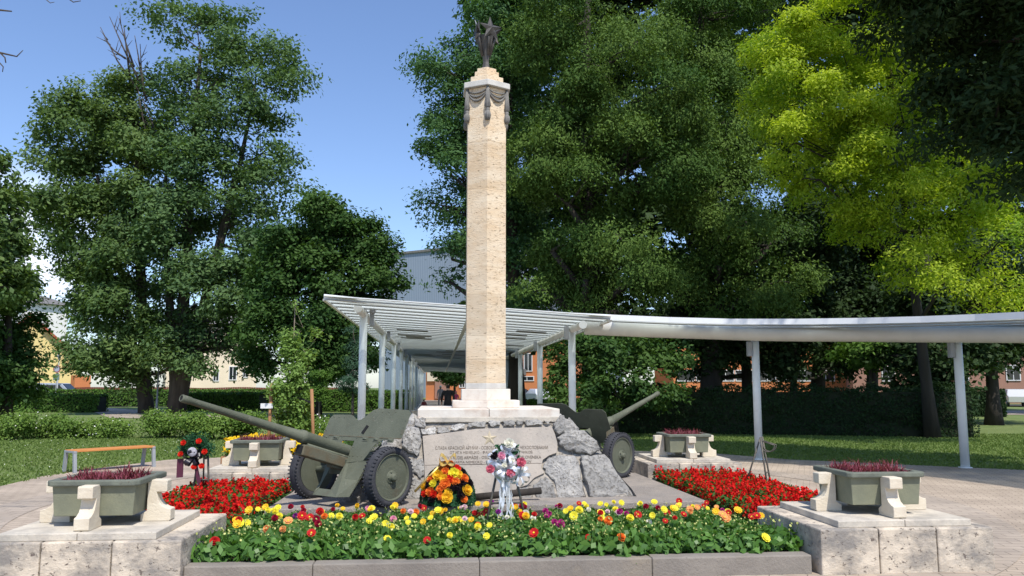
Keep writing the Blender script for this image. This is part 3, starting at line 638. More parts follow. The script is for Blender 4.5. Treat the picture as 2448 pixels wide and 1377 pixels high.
# ================================================================ guns
def anti_tank_gun(name, p, rz, label):
    r = empty(name, p, rz, label, 'gun', 'old olive field guns beside the monument'); el = R(16.6)
    A = Matrix.Translation((-.25, 0, .55)) @ Matrix.Rotation(-el, 4, 'Y')      # barrel axis along +X
    Bx = A @ Matrix.Rotation(math.pi/2, 4, 'Y')                                # lathe z -> along barrel
    m = MB(); m.lathe([(.05, -.18), (.074, -.16), (.076, .2), (.074, 1.02), (.081, 1.03), (.081, 1.09), (.066, 1.10), (.053, 1.5), (.036, 2.62), (.042, 2.63), (.042, 2.73), (.037, 2.74), (.028, 2.742), (.028, 2.54)], 28, Bx)
    b = m.build('barrel', T['gun'], r)
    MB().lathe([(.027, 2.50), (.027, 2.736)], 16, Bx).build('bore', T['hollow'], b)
    m = MB(); m.box((.38, 0, -.155), (1.35, .15, .13), A); m.box((.38, 0, -.082), (1.2, .05, .025), A); m.box((.2, 0, -.235), (.7, .1, .04), A)
    cdl = m.build('cradle', T['rust'], r, .012); MB().box((1.056, 0, -.155), (.012, .112, .092), A).build('opening_shade', T['hollow'], cdl)
    m = MB(); m.tube([A @ Vector((.0, .05, -.085)), A @ Vector((1.0, .05, -.085))], .022, 10); m.tube([A @ Vector((.0, -.05, -.085)), A @ Vector((1.0, -.05, -.085))], .022, 10); m.build('recoil_rod', T['gun'], r)
    m = MB(); m.box((-.22, 0, .0), (.26, .2, .22), A); m.tube([A @ Vector((-.28, .1, .05)), A @ Vector((-.3, .26, .1))], .018, 8); m.build('breech', T['gun'], r, .015)
    # shield: two leaning plates joined over the barrel slot, stepped top edge
    lean = R(27); S = Matrix.Translation((.17, 0, .50)) @ Matrix.Rotation(-lean, 4, 'Y') @ Matrix.Rotation(math.pi/2, 4, 'Z') @ Matrix.Rotation(math.pi/2, 4, 'X')
    out = [(-.53, .30), (-.42, .24), (-.36, .05), (-.11, .0), (-.11, .30), (.11, .30), (.11, 0.), (.40, .05), (.50, .26), (.60, .33), (.92, .37), (.92, .70), (.86, .745), (.34, .76), (.24, .735), (.16, .66), (.09, .60), (.04, .585), (-.02, .60), (-.09, .645), (-.16, .66), (-.48, .655), (-.53, .60)]
    m = MB(); m.prism(out, -.004, .004, S)
    for y, z in [(-.50, .34+.09*k) for k in range(3)]+[(.89, .42+.09*k) for k in range(3)]+[(-.45+.1*k, .62) for k in range(3)]+[(.3+.12*k, .71) for k in range(4)]+[(s*.14, .1+.12*k) for s in (-1, 1) for k in range(3)]+[(-.3+.13*k, .1) for k in range(2)]+[(.2+.08*k, .1) for k in range(3)]: m.ball(S @ Vector((y, z, .006)), .009, 1)
    sh = m.build('shield', T['gun'], r, .002, 1)
    for y in (-.45, -.25, .3, .5, .75): m = MB(); m.tube([S @ Vector((y-.035, .33, .012)), S @ Vector((y+.035, .33, .012))], .010, 8); m.box((y, .33, .006), (.1, .05, .008), S); m.build('hinge', T['gun'], sh)
    MB().box((.195, .36, .0055), (1.43, .012, .006), S).build('fold_line', T['rust'], sh)
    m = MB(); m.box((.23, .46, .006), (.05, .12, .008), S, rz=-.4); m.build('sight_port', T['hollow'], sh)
    # lower plates raking forward under the cradle
    Q = Matrix.Identity(4)
    def plate(pts, t=.007):
        P = [Vector(p) for p in pts]; nn = (P[1]-P[0]).cross(P[2]-P[0]).normalized()*t; k = len(P)
        return [p for p in P]+[p+nn for p in P], [list(range(k))[::-1], [k+i for i in range(k)]]+[(i, (i+1) % k, k+(i+1) % k, k+i) for i in range(k)]
    m = MB()
    for s, k in ((-1, .45), (1, 1)): m.add(*plate([(.15, s*.11, .53), (.16, s*.5*k, .55), (.22, s*.46*k, .36), (.36, s*.40*k, .13), (.48, s*.30*k, .13), (.40, s*.11, .2)]))
    m.add(*plate([(.40, -.11, .2), (.40, .11, .2), (.48, .30, .13), (.48, -.14, .13)])); m.build('lower_shield', T['gun'], r)
    m = MB(); m.tube([(0, -.66, .365), (0, -.3, .42), (0, .3, .42), (0, .66, .365)], .04, 12); m.box((0, 0, .45), (.3, .46, .2)); m.build('axle', T['gun'], r, .01)
    m = MB(); m.tube([(.1, .34, .2), (-.16, .26, .62)], .016, 8); m.tube([(-.16, .26, .62), (-.2, .36, .72)], .012, 8); m.build('elevating_gear', T['gun'], r)
    for s in (-1, 1):
        m = MB(); m.tube([(-.05, s*.2, .4), (-.6, s*.28, .3), (-1.3, s*.33, .15)], [.06, .05, .04], 10); m.build('trail', T['gun'], r)
    for s in (-1, 1):
        wv = empty('wheel', (0, s*.70, .355)); wv.parent = r; W = Matrix.Rotation(-s*math.pi/2, 4, 'X'); rad = .365
        prof = [(.272, -.055), (.278, -.07), (.305, -.086), (.34, -.08), (.358, -.055), (.365, -.02), (.365, .02), (.358, .055), (.34, .08), (.305, .086), (.278, .07), (.272, .055)]
        mb = MB(); n = 64; vs = []; fs = []
        for i, (r_, z) in enumerate(prof):
            for k in range(n):
                a = 2*math.pi*k/n; wx, wy = r_*math.cos(a), r_*math.sin(a); vs.append((wx, wy, z))
        for i in range(len(prof)-1):
            for k in range(n): k2 = (k+1) % n; fs.append((i*n+k, i*n+k2, (i+1)*n+k2, (i+1)*n+k))
        mb.add(vs, fs, True, 0, W)
        for k in range(48):
            a = 2*math.pi*(k+.5)/48
            for z, b2 in ((-.062, .3), (.062, -.3)): mb.box((0, 0, 0), (.02, .017, .04), W @ Matrix.Rotation(a, 4, 'Z') @ Matrix.Translation((.354, 0, z)) @ Matrix.Rotation(b2*s, 4, 'Y'))
        # flattened, sagging bottom of a perished tyre
        mb.v = [(x*(1+.13*max(0, -.6-y_/rad)), y2, max(z, -.355)) for (x, y2, z), y_ in ((q, q[2]) for q in mb.v)]
        ty = mb.build('tyre', T['tyre'], wv)
        mb = MB(); mb.lathe([(.274, -.07), (.265, -.064), (.256, -.05), (.248, .0), (.256, .05), (.265, .064), (.278, .078), (.284, .072), (.272, .055)], 48, W); mb.lathe([(.25, -.03), (.235, -.028), (.215, -.012), (.195, .03), (.165, .05), (.12, .058), (.09, .05), (.08, .052)], 48, W)
        mb.lathe([(.25, -.04), (.15, -.03), (.05, -.03)], 48, W)
        rm = mb.build('rim', T['gun'], wv)
        mb = MB(); mb.lathe([(.085, .03), (.085, .058), (.075, .064), (.05, .066), (.046, .09), (.04, .115), (.022, .122)], 24, W)
        for k in range(5): a = 2*math.pi*k/5; mb.lathe([(.011, .05), (.011, .078), (.007, .082)], 8, W @ Matrix.Translation((.064*math.cos(a), .064*math.sin(a), 0)))
        mb.build('hub', T['gun'], wv)
    return r
GC1 = Vector((-2.07, 10.62, .2)); GC2 = Vector((1.20, 13.86, .2))
anti_tank_gun('field_gun', GC1, math.atan2(-.77, -.63)+.035, 'olive field gun left of the monument, barrel pointing up toward the left')
anti_tank_gun('field_gun', GC2, math.atan2(.77, .66)-.02, 'olive field gun half hidden behind the monument, barrel pointing right')

# ================================================================ bench
gb = gr(152, 1134); gb2 = gr(338, 1119); dv = (gb2-gb); an = math.atan2(dv.y, dv.x); Lb = 1.62
bc = (gb+gb2)/2+Vector((.0, .25, 0)); bn = empty('park_bench', bc, an, 'backless bench with orange wooden seat and grey steel legs on the left', 'bench')
m = MB()
for k in range(3): m.box((0, -.135+.135*k, .42), (Lb, .128, .038))
m.build('seat', T['bench'], bn, .006)
for s in (-1, 1):
    for f_ in (-1, 1):
        m = MB(); m.add([(s*(Lb/2-.02)+dx, f_*(.17+q)+dy, z) for z, q in ((0, .06), (.42, 0.)) for dx, dy in ((-.03, -.03), (.03, -.03), (.03, .03), (-.03, .03))], [(3, 2, 1, 0), (4, 5, 6, 7), (0, 1, 5, 4), (1, 2, 6, 5), (2, 3, 7, 6), (3, 0, 4, 7)])
        m.build('leg', T['steel'], bn, .004)
    m = MB(); m.box((s*(Lb/2-.02), 0, .405), (.062, .42, .04)); m.build('end_bracket', T['steel'], bn, .004)
# ================================================================ pergola
PO = L(-2.42, 6.4); pg = empty('pergola', PO, MA, 'long pale steel pergola with frosted slat roof running back and curving right', 'pergola')
PM = pg.matrix_basis.inverted() if False else (Matrix.Translation(PO) @ Matrix.Rotation(MA, 4, 'Z')).inverted()
def P_(v): return PM @ Vector(v)
zL, zR = 3.30, 3.03                                   # tube centres left and right
PE = 84.
def ptop(lx): return zL+(zR-zL)*(lx+2.42)/4.9
m = MB(); e0 = toL(at(850, 734, 17.2))
m.tube([P_(L(-2.42, e0.y, zL)), P_(L(-2.42, PE, zL))], .088, 20); m.build('beam', T['beam'], pg, fix=False)
e1 = toL(at(1400, 776, 18.2)); m = MB()
m.tube([P_(L(2.50, e1.y, zR)), P_(L(2.55, PE, zR))], .088, 20); m.build('beam', T['beam'], pg, fix=False)
for (x, y, z) in ((-2.42, e0.y, zL), (2.50, e1.y, zR)):
    mm_ = MB(); mm_.tube([P_(L(x, y-.008, z)), P_(L(x, y-.002, z))], .092, 20); mm_.build('end_cap', T['white'], pg)
cur = [at(1398, 783, 18.75), at(1560, 790, 18.85), at(1690, 794, 18.8), at(1808, 798, 18.55), at(1930, 799, 18.15), at(2050, 799, 17.7), at(2180, 800, 17.15), at(2300, 800, 16.6), at(2450, 800, 15.8), at(2650, 798, 14.6), at(2900, 795, 13.1), at(3200, 790, 11.4)]
m = MB(); m.tube([P_(p) for p in cur], .165, 24); m.build('curved_beam', T['beam'], pg, fix=False)
def post(x, y, zt, tubez):
    m = MB(); p = PM @ Vector((x, y, 0)); m.tube([(p.x, p.y, .012), (p.x, p.y, zt)], .0875, 20)
    o = m.build('post', T['post'], pg, fix=False)
    mm_ = MB(); mm_.lathe([(.13, .012), (.13, .03), (.09, .035)], 20, Matrix.Translation((p.x, p.y, 0))); mm_.build('base_ring', T['post'], o)
    return p
yy = 6.5
for k in range(12):
    y = 6.5+6.35*k; q = L(-2.42, y); post(q.x, q.y, zL, 0); q = L(2.5+.05*k/12, y+.75); post(q.x, q.y, zR, 0)
    for sx, zz in ((-2.25, zL), (2.33, zR)):
        if k < 7:
            mm_ = MB(); c = P_(L(sx, y+.25 if sx < 0 else y+.5, zz-.10)); mm_.box(c, (.10, .14, .32)); mm_.build('junction_box', T['steel'], pg, .008)
for px, py, zt in ((1815, 1100, 2.80), (2308, 1120, 2.70)):
    q = gr(px, py); p = post(q.x, q.y, zt, 0); mm_ = MB(); mm_.box((p.x-.14, p.y, zt-.28), (.1, .12, .34)); mm_.build('junction_box', T['steel'], pg, .008)
fas = [at(775, 703, 16.0), at(900, 716, 16.5), at(1050, 728, 17.05), at(1210, 738, 17.5), at(1340, 746, 17.65), at(1460, 752, 17.6), at(1600, 758, 17.4), at(1750, 762, 17.1), at(1900, 762, 16.6), at(2050, 760, 15.9), at(2200, 756, 15.0), at(2330, 751, 14.2), at(2448, 745, 13.4), at(2650, 733, 12.1), at(2900, 715, 10.6)]
m = MB()
for a, b in zip(fas, fas[1:]):
    d = (b-a).normalized(); nn = Vector((-d.y, d.x, 0))*.03
    for s in (1,):
        vs = [P_(p) for p in (a, b, b+nn, a+nn)]+[P_(p-Vector((0, 0, .115))) for p in (a, b, b+nn, a+nn)]
        m.add(vs, [(0, 1, 2, 3), (7, 6, 5, 4), (0, 4, 5, 1), (3, 2, 6, 7), (1, 5, 6, 2), (0, 3, 7, 4)])
m.build('fascia', T['white'], pg, fix=True)
A_, B_ = toL(fas[0]), toL(fas[5]); m = MB(); mg = MB(); pitch = .80; thk = .018; rr = random.Random(11)
def panel(mb, q, dz=0.):
    vs = [P_(p+Vector((0, 0, dz))) for p in q]; vs += [v+Vector((0, 0, thk)) for v in vs]
    mb.add(vs, [(3, 2, 1, 0), (4, 5, 6, 7), (0, 1, 5, 4), (1, 2, 6, 5), (2, 3, 7, 6), (3, 0, 4, 7)])
sb_ = []; sb2 = MB(); nrow = int((PE-A_.y)/pitch)
for j in range(nrow):
    t0 = .05+j*pitch; t1 = t0+pitch-.02
    for fa, fb in ((0, .487), (.503, 1)):
        q = []
        for f_, t in ((fa, t0), (fb, t0), (fb, t1), (fa, t1)):
            x = A_.x+(B_.x-A_.x)*f_; y = A_.y+(B_.y-A_.y)*f_+t; z = A_.z-.08+(B_.z-A_.z)*f_; q.append(L(x, y, z))
        panel(m, q)
        sb_.append((L(A_.x+(B_.x-A_.x)*fa, A_.y+(B_.y-A_.y)*fa+t0-.025, A_.z-.085+(B_.z-A_.z)*fa), L(A_.x+(B_.x-A_.x)*fb, A_.y+(B_.y-A_.y)*fb+t0-.025, A_.z-.085+(B_.z-A_.z)*fb)))
    if j < 40 and rr.random() < .42:          # fittings under the panels
        fc = rr.choice((.25, .5, .42, .75, .8)); wd_ = rr.uniform(.08, .2)
        q = []; mg = MB()
        for f_, t in ((fc-wd_/2, t0), (fc+wd_/2, t0), (fc+wd_/2, t0+.45), (fc-wd_/2, t0+.45)):
            x = A_.x+(B_.x-A_.x)*f_; y = A_.y+(B_.y-A_.y)*f_+t; z = A_.z-.13+(B_.z-A_.z)*f_; q.append(L(x, y, z))
        panel(mg, q); mg.build('ceiling_fitting', T['panelgrey'], pg)
curve = fas[5:]
def offs(k, dist):
    a = curve[max(k-1, 0)]; b = curve[min(k+1, len(curve)-1)]; d = (b-a); d.z = 0; d.normalize(); return curve[k]+Vector((-d.y, d.x, 0))*dist+Vector((0, 0, -.08))
for j in range(4):
    for k in range(len(curve)-1):
        t0 = .05+j*pitch; t1 = t0+pitch-.02; panel(m, [offs(k, t0), offs(k+1, t0), offs(k+1, t1), offs(k, t1)])
m.build('roof_slats', T['roofpanel'], pg, fix=False)
for j in range(1, 4):
    for k in range(len(curve)-1): sb_.append((offs(k, j*pitch+.025), offs(k+1, j*pitch+.025)))
m = MB()
for a, b in sb_:
    a, b = P_(a), P_(b); d = (b-a).normalized(); s = Vector((-d.y, d.x, 0))*.02
    m.add([a-s, b-s, b+s, a+s, a-s-Vector((0, 0, .022)), b-s-Vector((0, 0, .022)), b+s-Vector((0, 0, .022)), a+s-Vector((0, 0, .022))], [(0, 1, 2, 3), (7, 6, 5, 4), (0, 4, 5, 1), (2, 6, 7, 3), (1, 5, 6, 2), (0, 3, 7, 4)])
m.build('roof_grid', T['seam'], pg, fix=False)
for j in range(0, 104):
    m = MB(); t0 = .05+j*pitch; q = []
    for f_, t in ((0, t0-.10), (1, t0-.10), (1, t0+.08), (0, t0+.08)): q.append(L(A_.x+(B_.x-A_.x)*f_, A_.y+(B_.y-A_.y)*f_+t, A_.z-.045+(B_.z-A_.z)*f_))
    sb2.add([P_(p) for p in q]+[P_(p)+Vector((0, 0, .02)) for p in q], [(3, 2, 1, 0), (4, 5, 6, 7), (0, 1, 5, 4), (1, 2, 6, 5), (2, 3, 7, 6), (3, 0, 4, 7)])
for j in range(1, 4):
    for k in range(len(curve)-1):
        q = [offs(k, j*pitch-.05)+Vector((0, 0, .035)), offs(k+1, j*pitch-.05)+Vector((0, 0, .035)), offs(k+1, j*pitch+.11)+Vector((0, 0, .035)), offs(k, j*pitch+.11)+Vector((0, 0, .035))]
        sb2.add([P_(p) for p in q]+[P_(p)+Vector((0, 0, .02)) for p in q], [(3, 2, 1, 0), (4, 5, 6, 7), (0, 1, 5, 4), (1, 2, 6, 5), (2, 3, 7, 6), (3, 0, 4, 7)])
sb2.build('roof_bars', T['post'], pg, fix=False)
m = MB()                                               # edge rail and central runner
for f_, w_, dz in ((0, .03, -.11), (.495, .05, -.115), (1, .04, -.13)):
    x = A_.x+(B_.x-A_.x)*f_; y = A_.y+(B_.y-A_.y)*f_; z = A_.z+(B_.z-A_.z)*f_+dz
    a, b = L(x, y+.05, z), L(x, PE, z); vs = []
    for p in (a, b):
        for sx, sz in ((-w_, -.02), (w_, -.02), (w_, .02), (-w_, .02)): vs.append(P_(p)+Vector((sx, 0, sz)))
    m.add(vs, [(0, 1, 5, 4), (1, 2, 6, 5), (2, 3, 7, 6), (3, 0, 4, 7), (3, 2, 1, 0), (4, 5, 6, 7)])
m.build('roof_rail', T['beam'], pg)
m = MB(); c = P_(at(891, 743, 17.9)); m.ball(c, .062, 3); m.tube([c+Vector((0, 0, .1)), c, c+Vector((-.12, 0, -.05)), c+Vector((-.16, .0, .05))], .012, 6)
for k in range(4): 
    a = k*math.pi/4; m.tube([c+Vector((math.cos(q*.5236)*math.cos(a), math.cos(q*.5236)*math.sin(a), math.sin(q*.5236)))*.075 for q in range(13)], .004, 4)
m.build('floodlight', T['steel'], pg)

# ================================================================ wreaths and stands
def stand(p, rz, h, label, hooks=False, spread=.21):
    r = empty('wreath_stand', p, rz, label, 'stand', 'metal wreath stands'); t = .05
    for s in (-1, 1): MB().tube([(s*spread, -.1, 0), (s*t, 0, h)], .0135, 8).build('leg', T['standmetal'], r)
    MB().tube([(-.03, .28, 0), (0, .02, h*.97)], .012, 8).build('leg', T['standmetal'], r)
    f_ = .36; x = spread+(t-spread)*f_; MB().tube([(-x, -.1*(1-f_), h*f_), (x, -.1*(1-f_), h*f_)], .011, 8).build('crossbar', T['standmetal'], r)
    if hooks:
        for s in (-1, 1):
            MB().tube([(s*t, -.01, h*.93)]+[(s*t, -.10-.10*math.cos(math.pi*q/8), h*.86-.10*math.sin(math.pi*q/8)) for q in range(9)], .008, 6).build('hook', T['standmetal'], r)
    return r
def petal_ring(vs, fs, n, r0, r1, z0, z1, w_, a0, curl=.0):
    for k in range(n):
        a = a0+2*math.pi*k/n; ca, sa = math.cos(a), math.sin(a); b = len(vs)
        for (rr_, ww, z) in ((r0, w_*.35, z0), ((r0+r1)/2, w_, (z0+z1)/2+curl*.5), (r1*.94, w_*.8, z1+curl*.6), (r1, w_*.25, z1+curl)):
            for s in (-1, 1): vs.append((rr_*ca-s*ww*sa, rr_*sa+s*ww*ca, z))
        for q in range(3): fs.append((b+q*2, b+q*2+1, b+q*2+3, b+q*2+2))
PET = {}
def petal_mat(n, c, tr=.25): 
    if n not in PET:
        m_, nn, l, b = nodes('petal_'+n); b.inputs['Base Color'].default_value = (*c, 1); b.inputs['Roughness'].default_value = .6; b.inputs['Specular IOR Level'].default_value = .2
        t = nn.new('ShaderNodeBsdfTranslucent'); t.inputs[0].default_value = (*c, 1); x = nn.new('ShaderNodeMixShader'); x.inputs[0].default_value = tr
        l.new(b.outputs[0], x.inputs[1]); l.new(t.outputs[0], x.inputs[2]); l.new(x.outputs[0], nn['Material Output'].inputs[0]); PET[n] = m_
    return PET[n]
def rose_mesh(name, r, colour):
    vs = []; fs = []
    petal_ring(vs, fs, 5, r*.25, r*1.0, -.2*r, .25*r, r*.5, .2, .1*r); petal_ring(vs, fs, 5, r*.2, r*.8, 0, .55*r, r*.42, .8, .05*r)
    petal_ring(vs, fs, 4, r*.12, r*.52, .1*r, .75*r, r*.34, .3); petal_ring(vs, fs, 3, r*.05, r*.28, .2*r, .85*r, r*.24, .9)
    m = MB(); m.add(vs, fs, True); m.ball((0, 0, .25*r), (r*.35, r*.35, r*.45), 1)
    me_o = m.build(name, colour, None, fix=False); me = me_o.data; bpy.data.objects.remove(me_o); return me
def place(me, name, parent, p, n, s=1., roll=0.):
    o = bpy.data.objects.new(name, me); link(o, parent); o.location = p; o.scale = (s, s, s)
    q = Vector(n).to_track_quat('Z', 'Y'); o.rotation_euler = (q.to_matrix().to_4x4() @ Matrix.Rotation(roll, 4, 'Z')).to_euler(); KIDS.setdefault(parent.name, []).append(o); return o
PC = dict(orange=(.82, .20, .03), yellow=(.88, .55, .03), lemon=(.88, .78, .06), red=(.55, .02, .02), crimson=(.30, .008, .03), magenta=(.42, .03, .19), pink=(.74, .30, .42), palepink=(.8, .58, .62), white=(.8, .78, .66), purple=(.26, .03, .24), peach=(.85, .38, .13), black=(.012, .008, .012), scarlet=(.72, .03, .015), rosepink=(.62, .14, .2))
ROSE = {k: rose_mesh('rose_'+k, .055, petal_mat(k, PC[k])) for k in ('orange', 'yellow', 'lemon', 'red', 'black', 'scarlet', 'white', 'rosepink', 'pink')}
T['gold'] = plain('gold_foil', (.75, .52, .16), .35, .6); T['silver'] = plain('silver_foil', (.85, .86, .88), .38, .55); T['blackribbon'] = plain('black_ribbon', (.015, .012, .018), .35); T['maroon'] = plain('maroon_ribbon', (.09, .02, .04), .5)
def ribbon(mb, pts, w_, side=(1, 0, 0), wave=0., rng=None):
    s = Vector(side).normalized()*w_/2; vs = []
    for i, p in enumerate(pts):
        j = Vector((rng.uniform(-wave, wave), rng.uniform(-wave, wave), rng.uniform(-wave, wave))) if rng else Vector()
        vs += [Vector(p)-s+j, Vector(p)+s-j]
    mb.add(vs, [(2*i, 2*i+1, 2*i+3, 2*i+2) for i in range(len(pts)-1)], True)
def loops(mb, c, n, r_, w_, rnd_, axis=None):
    for k in range(n):
        a = 2*math.pi*k/n+rnd_.uniform(-.3, .3); d = Vector((math.cos(a), rnd_.uniform(-.8, .1), math.sin(a))).normalized(); u = d.cross(Vector((rnd_.uniform(-1, 1), 1, rnd_.uniform(-1, 1)))).normalized()
        pts = [Vector(c)+d*r_*math.sin(math.pi*q/8)+u.cross(d)*r_*.35*math.sin(2*math.pi*q/8) for q in range(9)]; ribbon(mb, pts, w_, u)
# --- 1: cushion of orange and yellow roses leaning on the plaque
rnd = random.Random(3); wp = gr(1070, 1207, .2)
wr = empty('rose_wreath', wp, 0, 'domed funeral wreath of orange, yellow and black roses with a gold bow', 'wreath')
rng = np.random.default_rng(4); nf = 5200
hd = rng.uniform(0, 1, nf); ang = rng.uniform(0, 6.283, nf)
wr_h = .50; rad_ = .33*np.sqrt(1-hd**2.1)+.0; P = np.column_stack([np.cos(ang)*rad_, np.sin(ang)*rad_*.62+hd*.13, hd*wr_h*.93+.01]); Nn = nrm(np.column_stack([np.cos(ang), np.sin(ang)*1.2, .6+0*hd])+rng.normal(size=(nf, 3))*.5)
raw_quads('fir_backing', leaf_quads(rng, P+Nn*.02, Nn, .05, .012), rng.uniform(0, 1, nf), LM['fir'], wr)
MB().lathe([(.3, 0), (.3, .12), (.27, .26), (.19, .38), (.04, .455)], 20, Matrix.Translation((0, .03, 0)) @ Matrix.Scale(.6, 4, (0, 1, 0))).build('core', T['hedgecore'], wr)
def dome(u, v):       # u across -1..1, v up 0..1 -> point and normal on the dome's camera side
    r_ = .33*math.sqrt(max(0, 1-v**2.1)); a = -math.pi/2+u*1.25; return Vector((math.cos(a)*r_, math.sin(a)*r_*.62+v*.13, v*wr_h*.93+.02)), Vector((math.cos(a), math.sin(a)*1.2, .55)).normalized()
big = [('yellow', .02, .16, 1.25), ('yellow', .62, .33, 1.2), ('yellow', -.78, .42, 1.), ('yellow', -.35, .70, 1.2), ('lemon', .25, .75, 1.25), ('yellow', -.1, .62, 1.), ('orange', -.5, .30, 1.05), ('orange', -.05, .50, 1.2), ('orange', -.6, .60, .95), ('orange', .62, .62, 1.), ('scarlet', .45, .86, .95), ('orange', -.3, .93, 1.1), ('orange', .15, .97, .9), ('scarlet', -.38, .24, .9),
       ('black', -.4, .13, .9), ('black', .3, .42, .95), ('black', .42, .22, 1.), ('black', .5, .48, .9), ('black', -.6, .45, .9), ('black', .8, .5, .9), ('black', -.65, .72, .8), ('black', .1, .36, .8), ('orange', -.2, .38, .8), ('white', .33, .6, .5), ('black', .72, .78, .7), ('orange', .28, .55, .95), ('yellow', .05, .3, .9), ('scarlet', .1, .62, .9), ('orange', -.15, .2, .85), ('lemon', -.45, .5, .9), ('orange', .5, .12, .85), ('scarlet', -.7, .25, .85), ('yellow', .45, .72, .9), ('orange', -.1, .8, .95)]
for k, (c_, u, v, s_) in enumerate(big):
    p, n_ = dome(u, v); place(ROSE[c_], 'rose', wr, p+n_*.035, n_, s_*1.08, k)
m = MB(); 
for s in (-1, 1):
    pts = [Vector((s*.10*math.sin(math.pi*q/10), -.03-.03*math.sin(math.pi*q/10), .52+.06*math.sin(2*math.pi*q/10)+.05*math.sin(math.pi*q/10))) for q in range(11)]; ribbon(m, pts, .07, (.1, 1, .6))
m.ball((0, .02, .495), .022, 1); m.build('bow', T['gold'], wr)
m = MB(); m.tube([(-.40, -.10, .17), (-.05, -.02, .53)], .015, 8); m.tube([(-.35, .1, .07), (-.33, .12, .17)], .012, 8); m.build('gilded_stick', T['gold'], wr)
# --- 2: silver foil spray on the stand in the dahlia bed
sp = L(.02, -3.25, .115); sp.x = at(1208, 1240, sp.y).x
stand(sp, MA+.05, .82, 'dark metal wreath stand standing in the dahlia bed before the plaque', spread=.235)
w2 = empty('foil_wreath', sp+Vector((0, -.05, 0)), MA, 'spray of silver foil ribbon with pink roses hanging on the middle stand', 'wreath')
m = MB(); rnd = random.Random(8)
loops(m, (-.0, -.06, .66), 24, .14, .032, rnd); loops(m, (-.1, -.05, .76), 8, .12, .028, rnd); loops(m, (.14, -.05, .60), 8, .13, .032, rnd); loops(m, (.03, -.05, .84), 8, .12, .028, rnd)
for k in range(12):
    x0 = rnd.uniform(-.06, .05); pts = [Vector((x0*(1-f_)+(x0*1.6+rnd.uniform(-.02, .02))*f_, -.08+rnd.uniform(-.01, .01), .60-.48*f_)) for f_ in [q/9 for q in range(10)]]; ribbon(m, pts, .014, (1, rnd.uniform(-.6, .6), .1), .008, rnd)
for s in (1,):
    pts = [Vector((-.14+.16*math.sin(math.pi*.5*q/9), -.07, .64-.26*q/9)) for q in range(10)]; ribbon(m, pts, .07, (1, .3, .2))
m.build('foil_ribbon', T['silver'], w2, fix=False)
nf = 900; P = np.clip(rng.normal(size=(nf, 3)), -1.6, 1.6)*np.array([.075, .025, .09])+np.array([0.02, 0, .76]); raw_quads('leaves', leaf_quads(rng, P, nrm(rng.normal(size=(nf, 3))+np.array([0, -1, .4])), .05, .022), rng.uniform(0, 1, nf), LM['fir'], w2)
for k, (c_, x, z, s_) in enumerate((('rosepink', -.17, .66, 1.1), ('rosepink', .16, .73, 1.2), ('rosepink', .05, .62, 1.15), ('pink', -.05, .80, 1.), ('white', .03, .93, 1.3), ('white', .06, .75, .8), ('black', -.13, .80, 1.), ('white', -.02, .70, .7))): place(ROSE[c_], 'rose', w2, Vector((x, -.12, z)), (x*.5, -1, .45), s_*.8, k)
# --- 3: fir wreath with black ribbon on the left stand
s3 = gr(483, 1168, .27); s3.z = .12
stand(s3, MA+.1, .76, 'slim grey metal wreath stand rising from the left red flower bed', hooks=True, spread=.11)
w3 = empty('fir_wreath', s3+Vector((0, -.12, 0)), MA, 'green fir wreath with black ribbon and red flowers on the left stand', 'wreath')
nf = 2600; a = rng.uniform(0, 6.28, nf); rr_ = .15+rng.normal(size=nf)*.045; P = np.column_stack([np.cos(a)*rr_-.06, rng.normal(size=nf)*.03, np.sin(a)*rr_*1.0+.66]); P = P[(P[:, 2] > .6)]; nf = len(P)
raw_quads('fir_ring', leaf_quads(rng, P, nrm(rng.normal(size=(nf, 3))+np.array([0, -.8, .4])), .06, .014), rng.uniform(0, 1, nf), LM['fir'], w3)
m = MB(); loops(m, (-.08, -.07, .58), 7, .13, .05, random.Random(2)); m.build('black_bow', T['blackribbon'], w3, fix=False)
m = MB(); m.lathe([(.005, 0), (.055, .005), (.065, .02), (.05, .028), (.01, .03)], 18, Matrix.Translation((-.075, -.10, .66)) @ Matrix.Rotation(math.pi/2, 4, 'X')); m.build('silver_rosette', mat('dull_silver_satin', (.5, .48, .52), (.3, .29, .33), 40, .6, .8, 40), w3)
m = MB(); ribbon(m, [Vector((-.24, -.06, .57-.25*q/8)) for q in range(9)], .085, (1, .15, .05)); ribbon(m, [Vector((-.05+.12*q/8, -.05, .52-.50*q/8)) for q in range(9)], .05, (1, .1, .2)); m.build('ribbon_tail', T['maroon'], w3, fix=False)
for k, (x, z) in enumerate(((-.20, .78), (-.23, .63), (.08, .66), (-.05, .46), (.05, .47), (.0, .80))): place(ROSE['scarlet'], 'red_flower', w3, Vector((x, -.09, z)), (x, -1, .4), .72, k)
s4 = gr(1824, 1152, .27); s4.z = .12
stand(s4, 1.0, .80, 'empty grey metal wreath stand with two hooks beside the right red flowers', hooks=True, spread=.10)

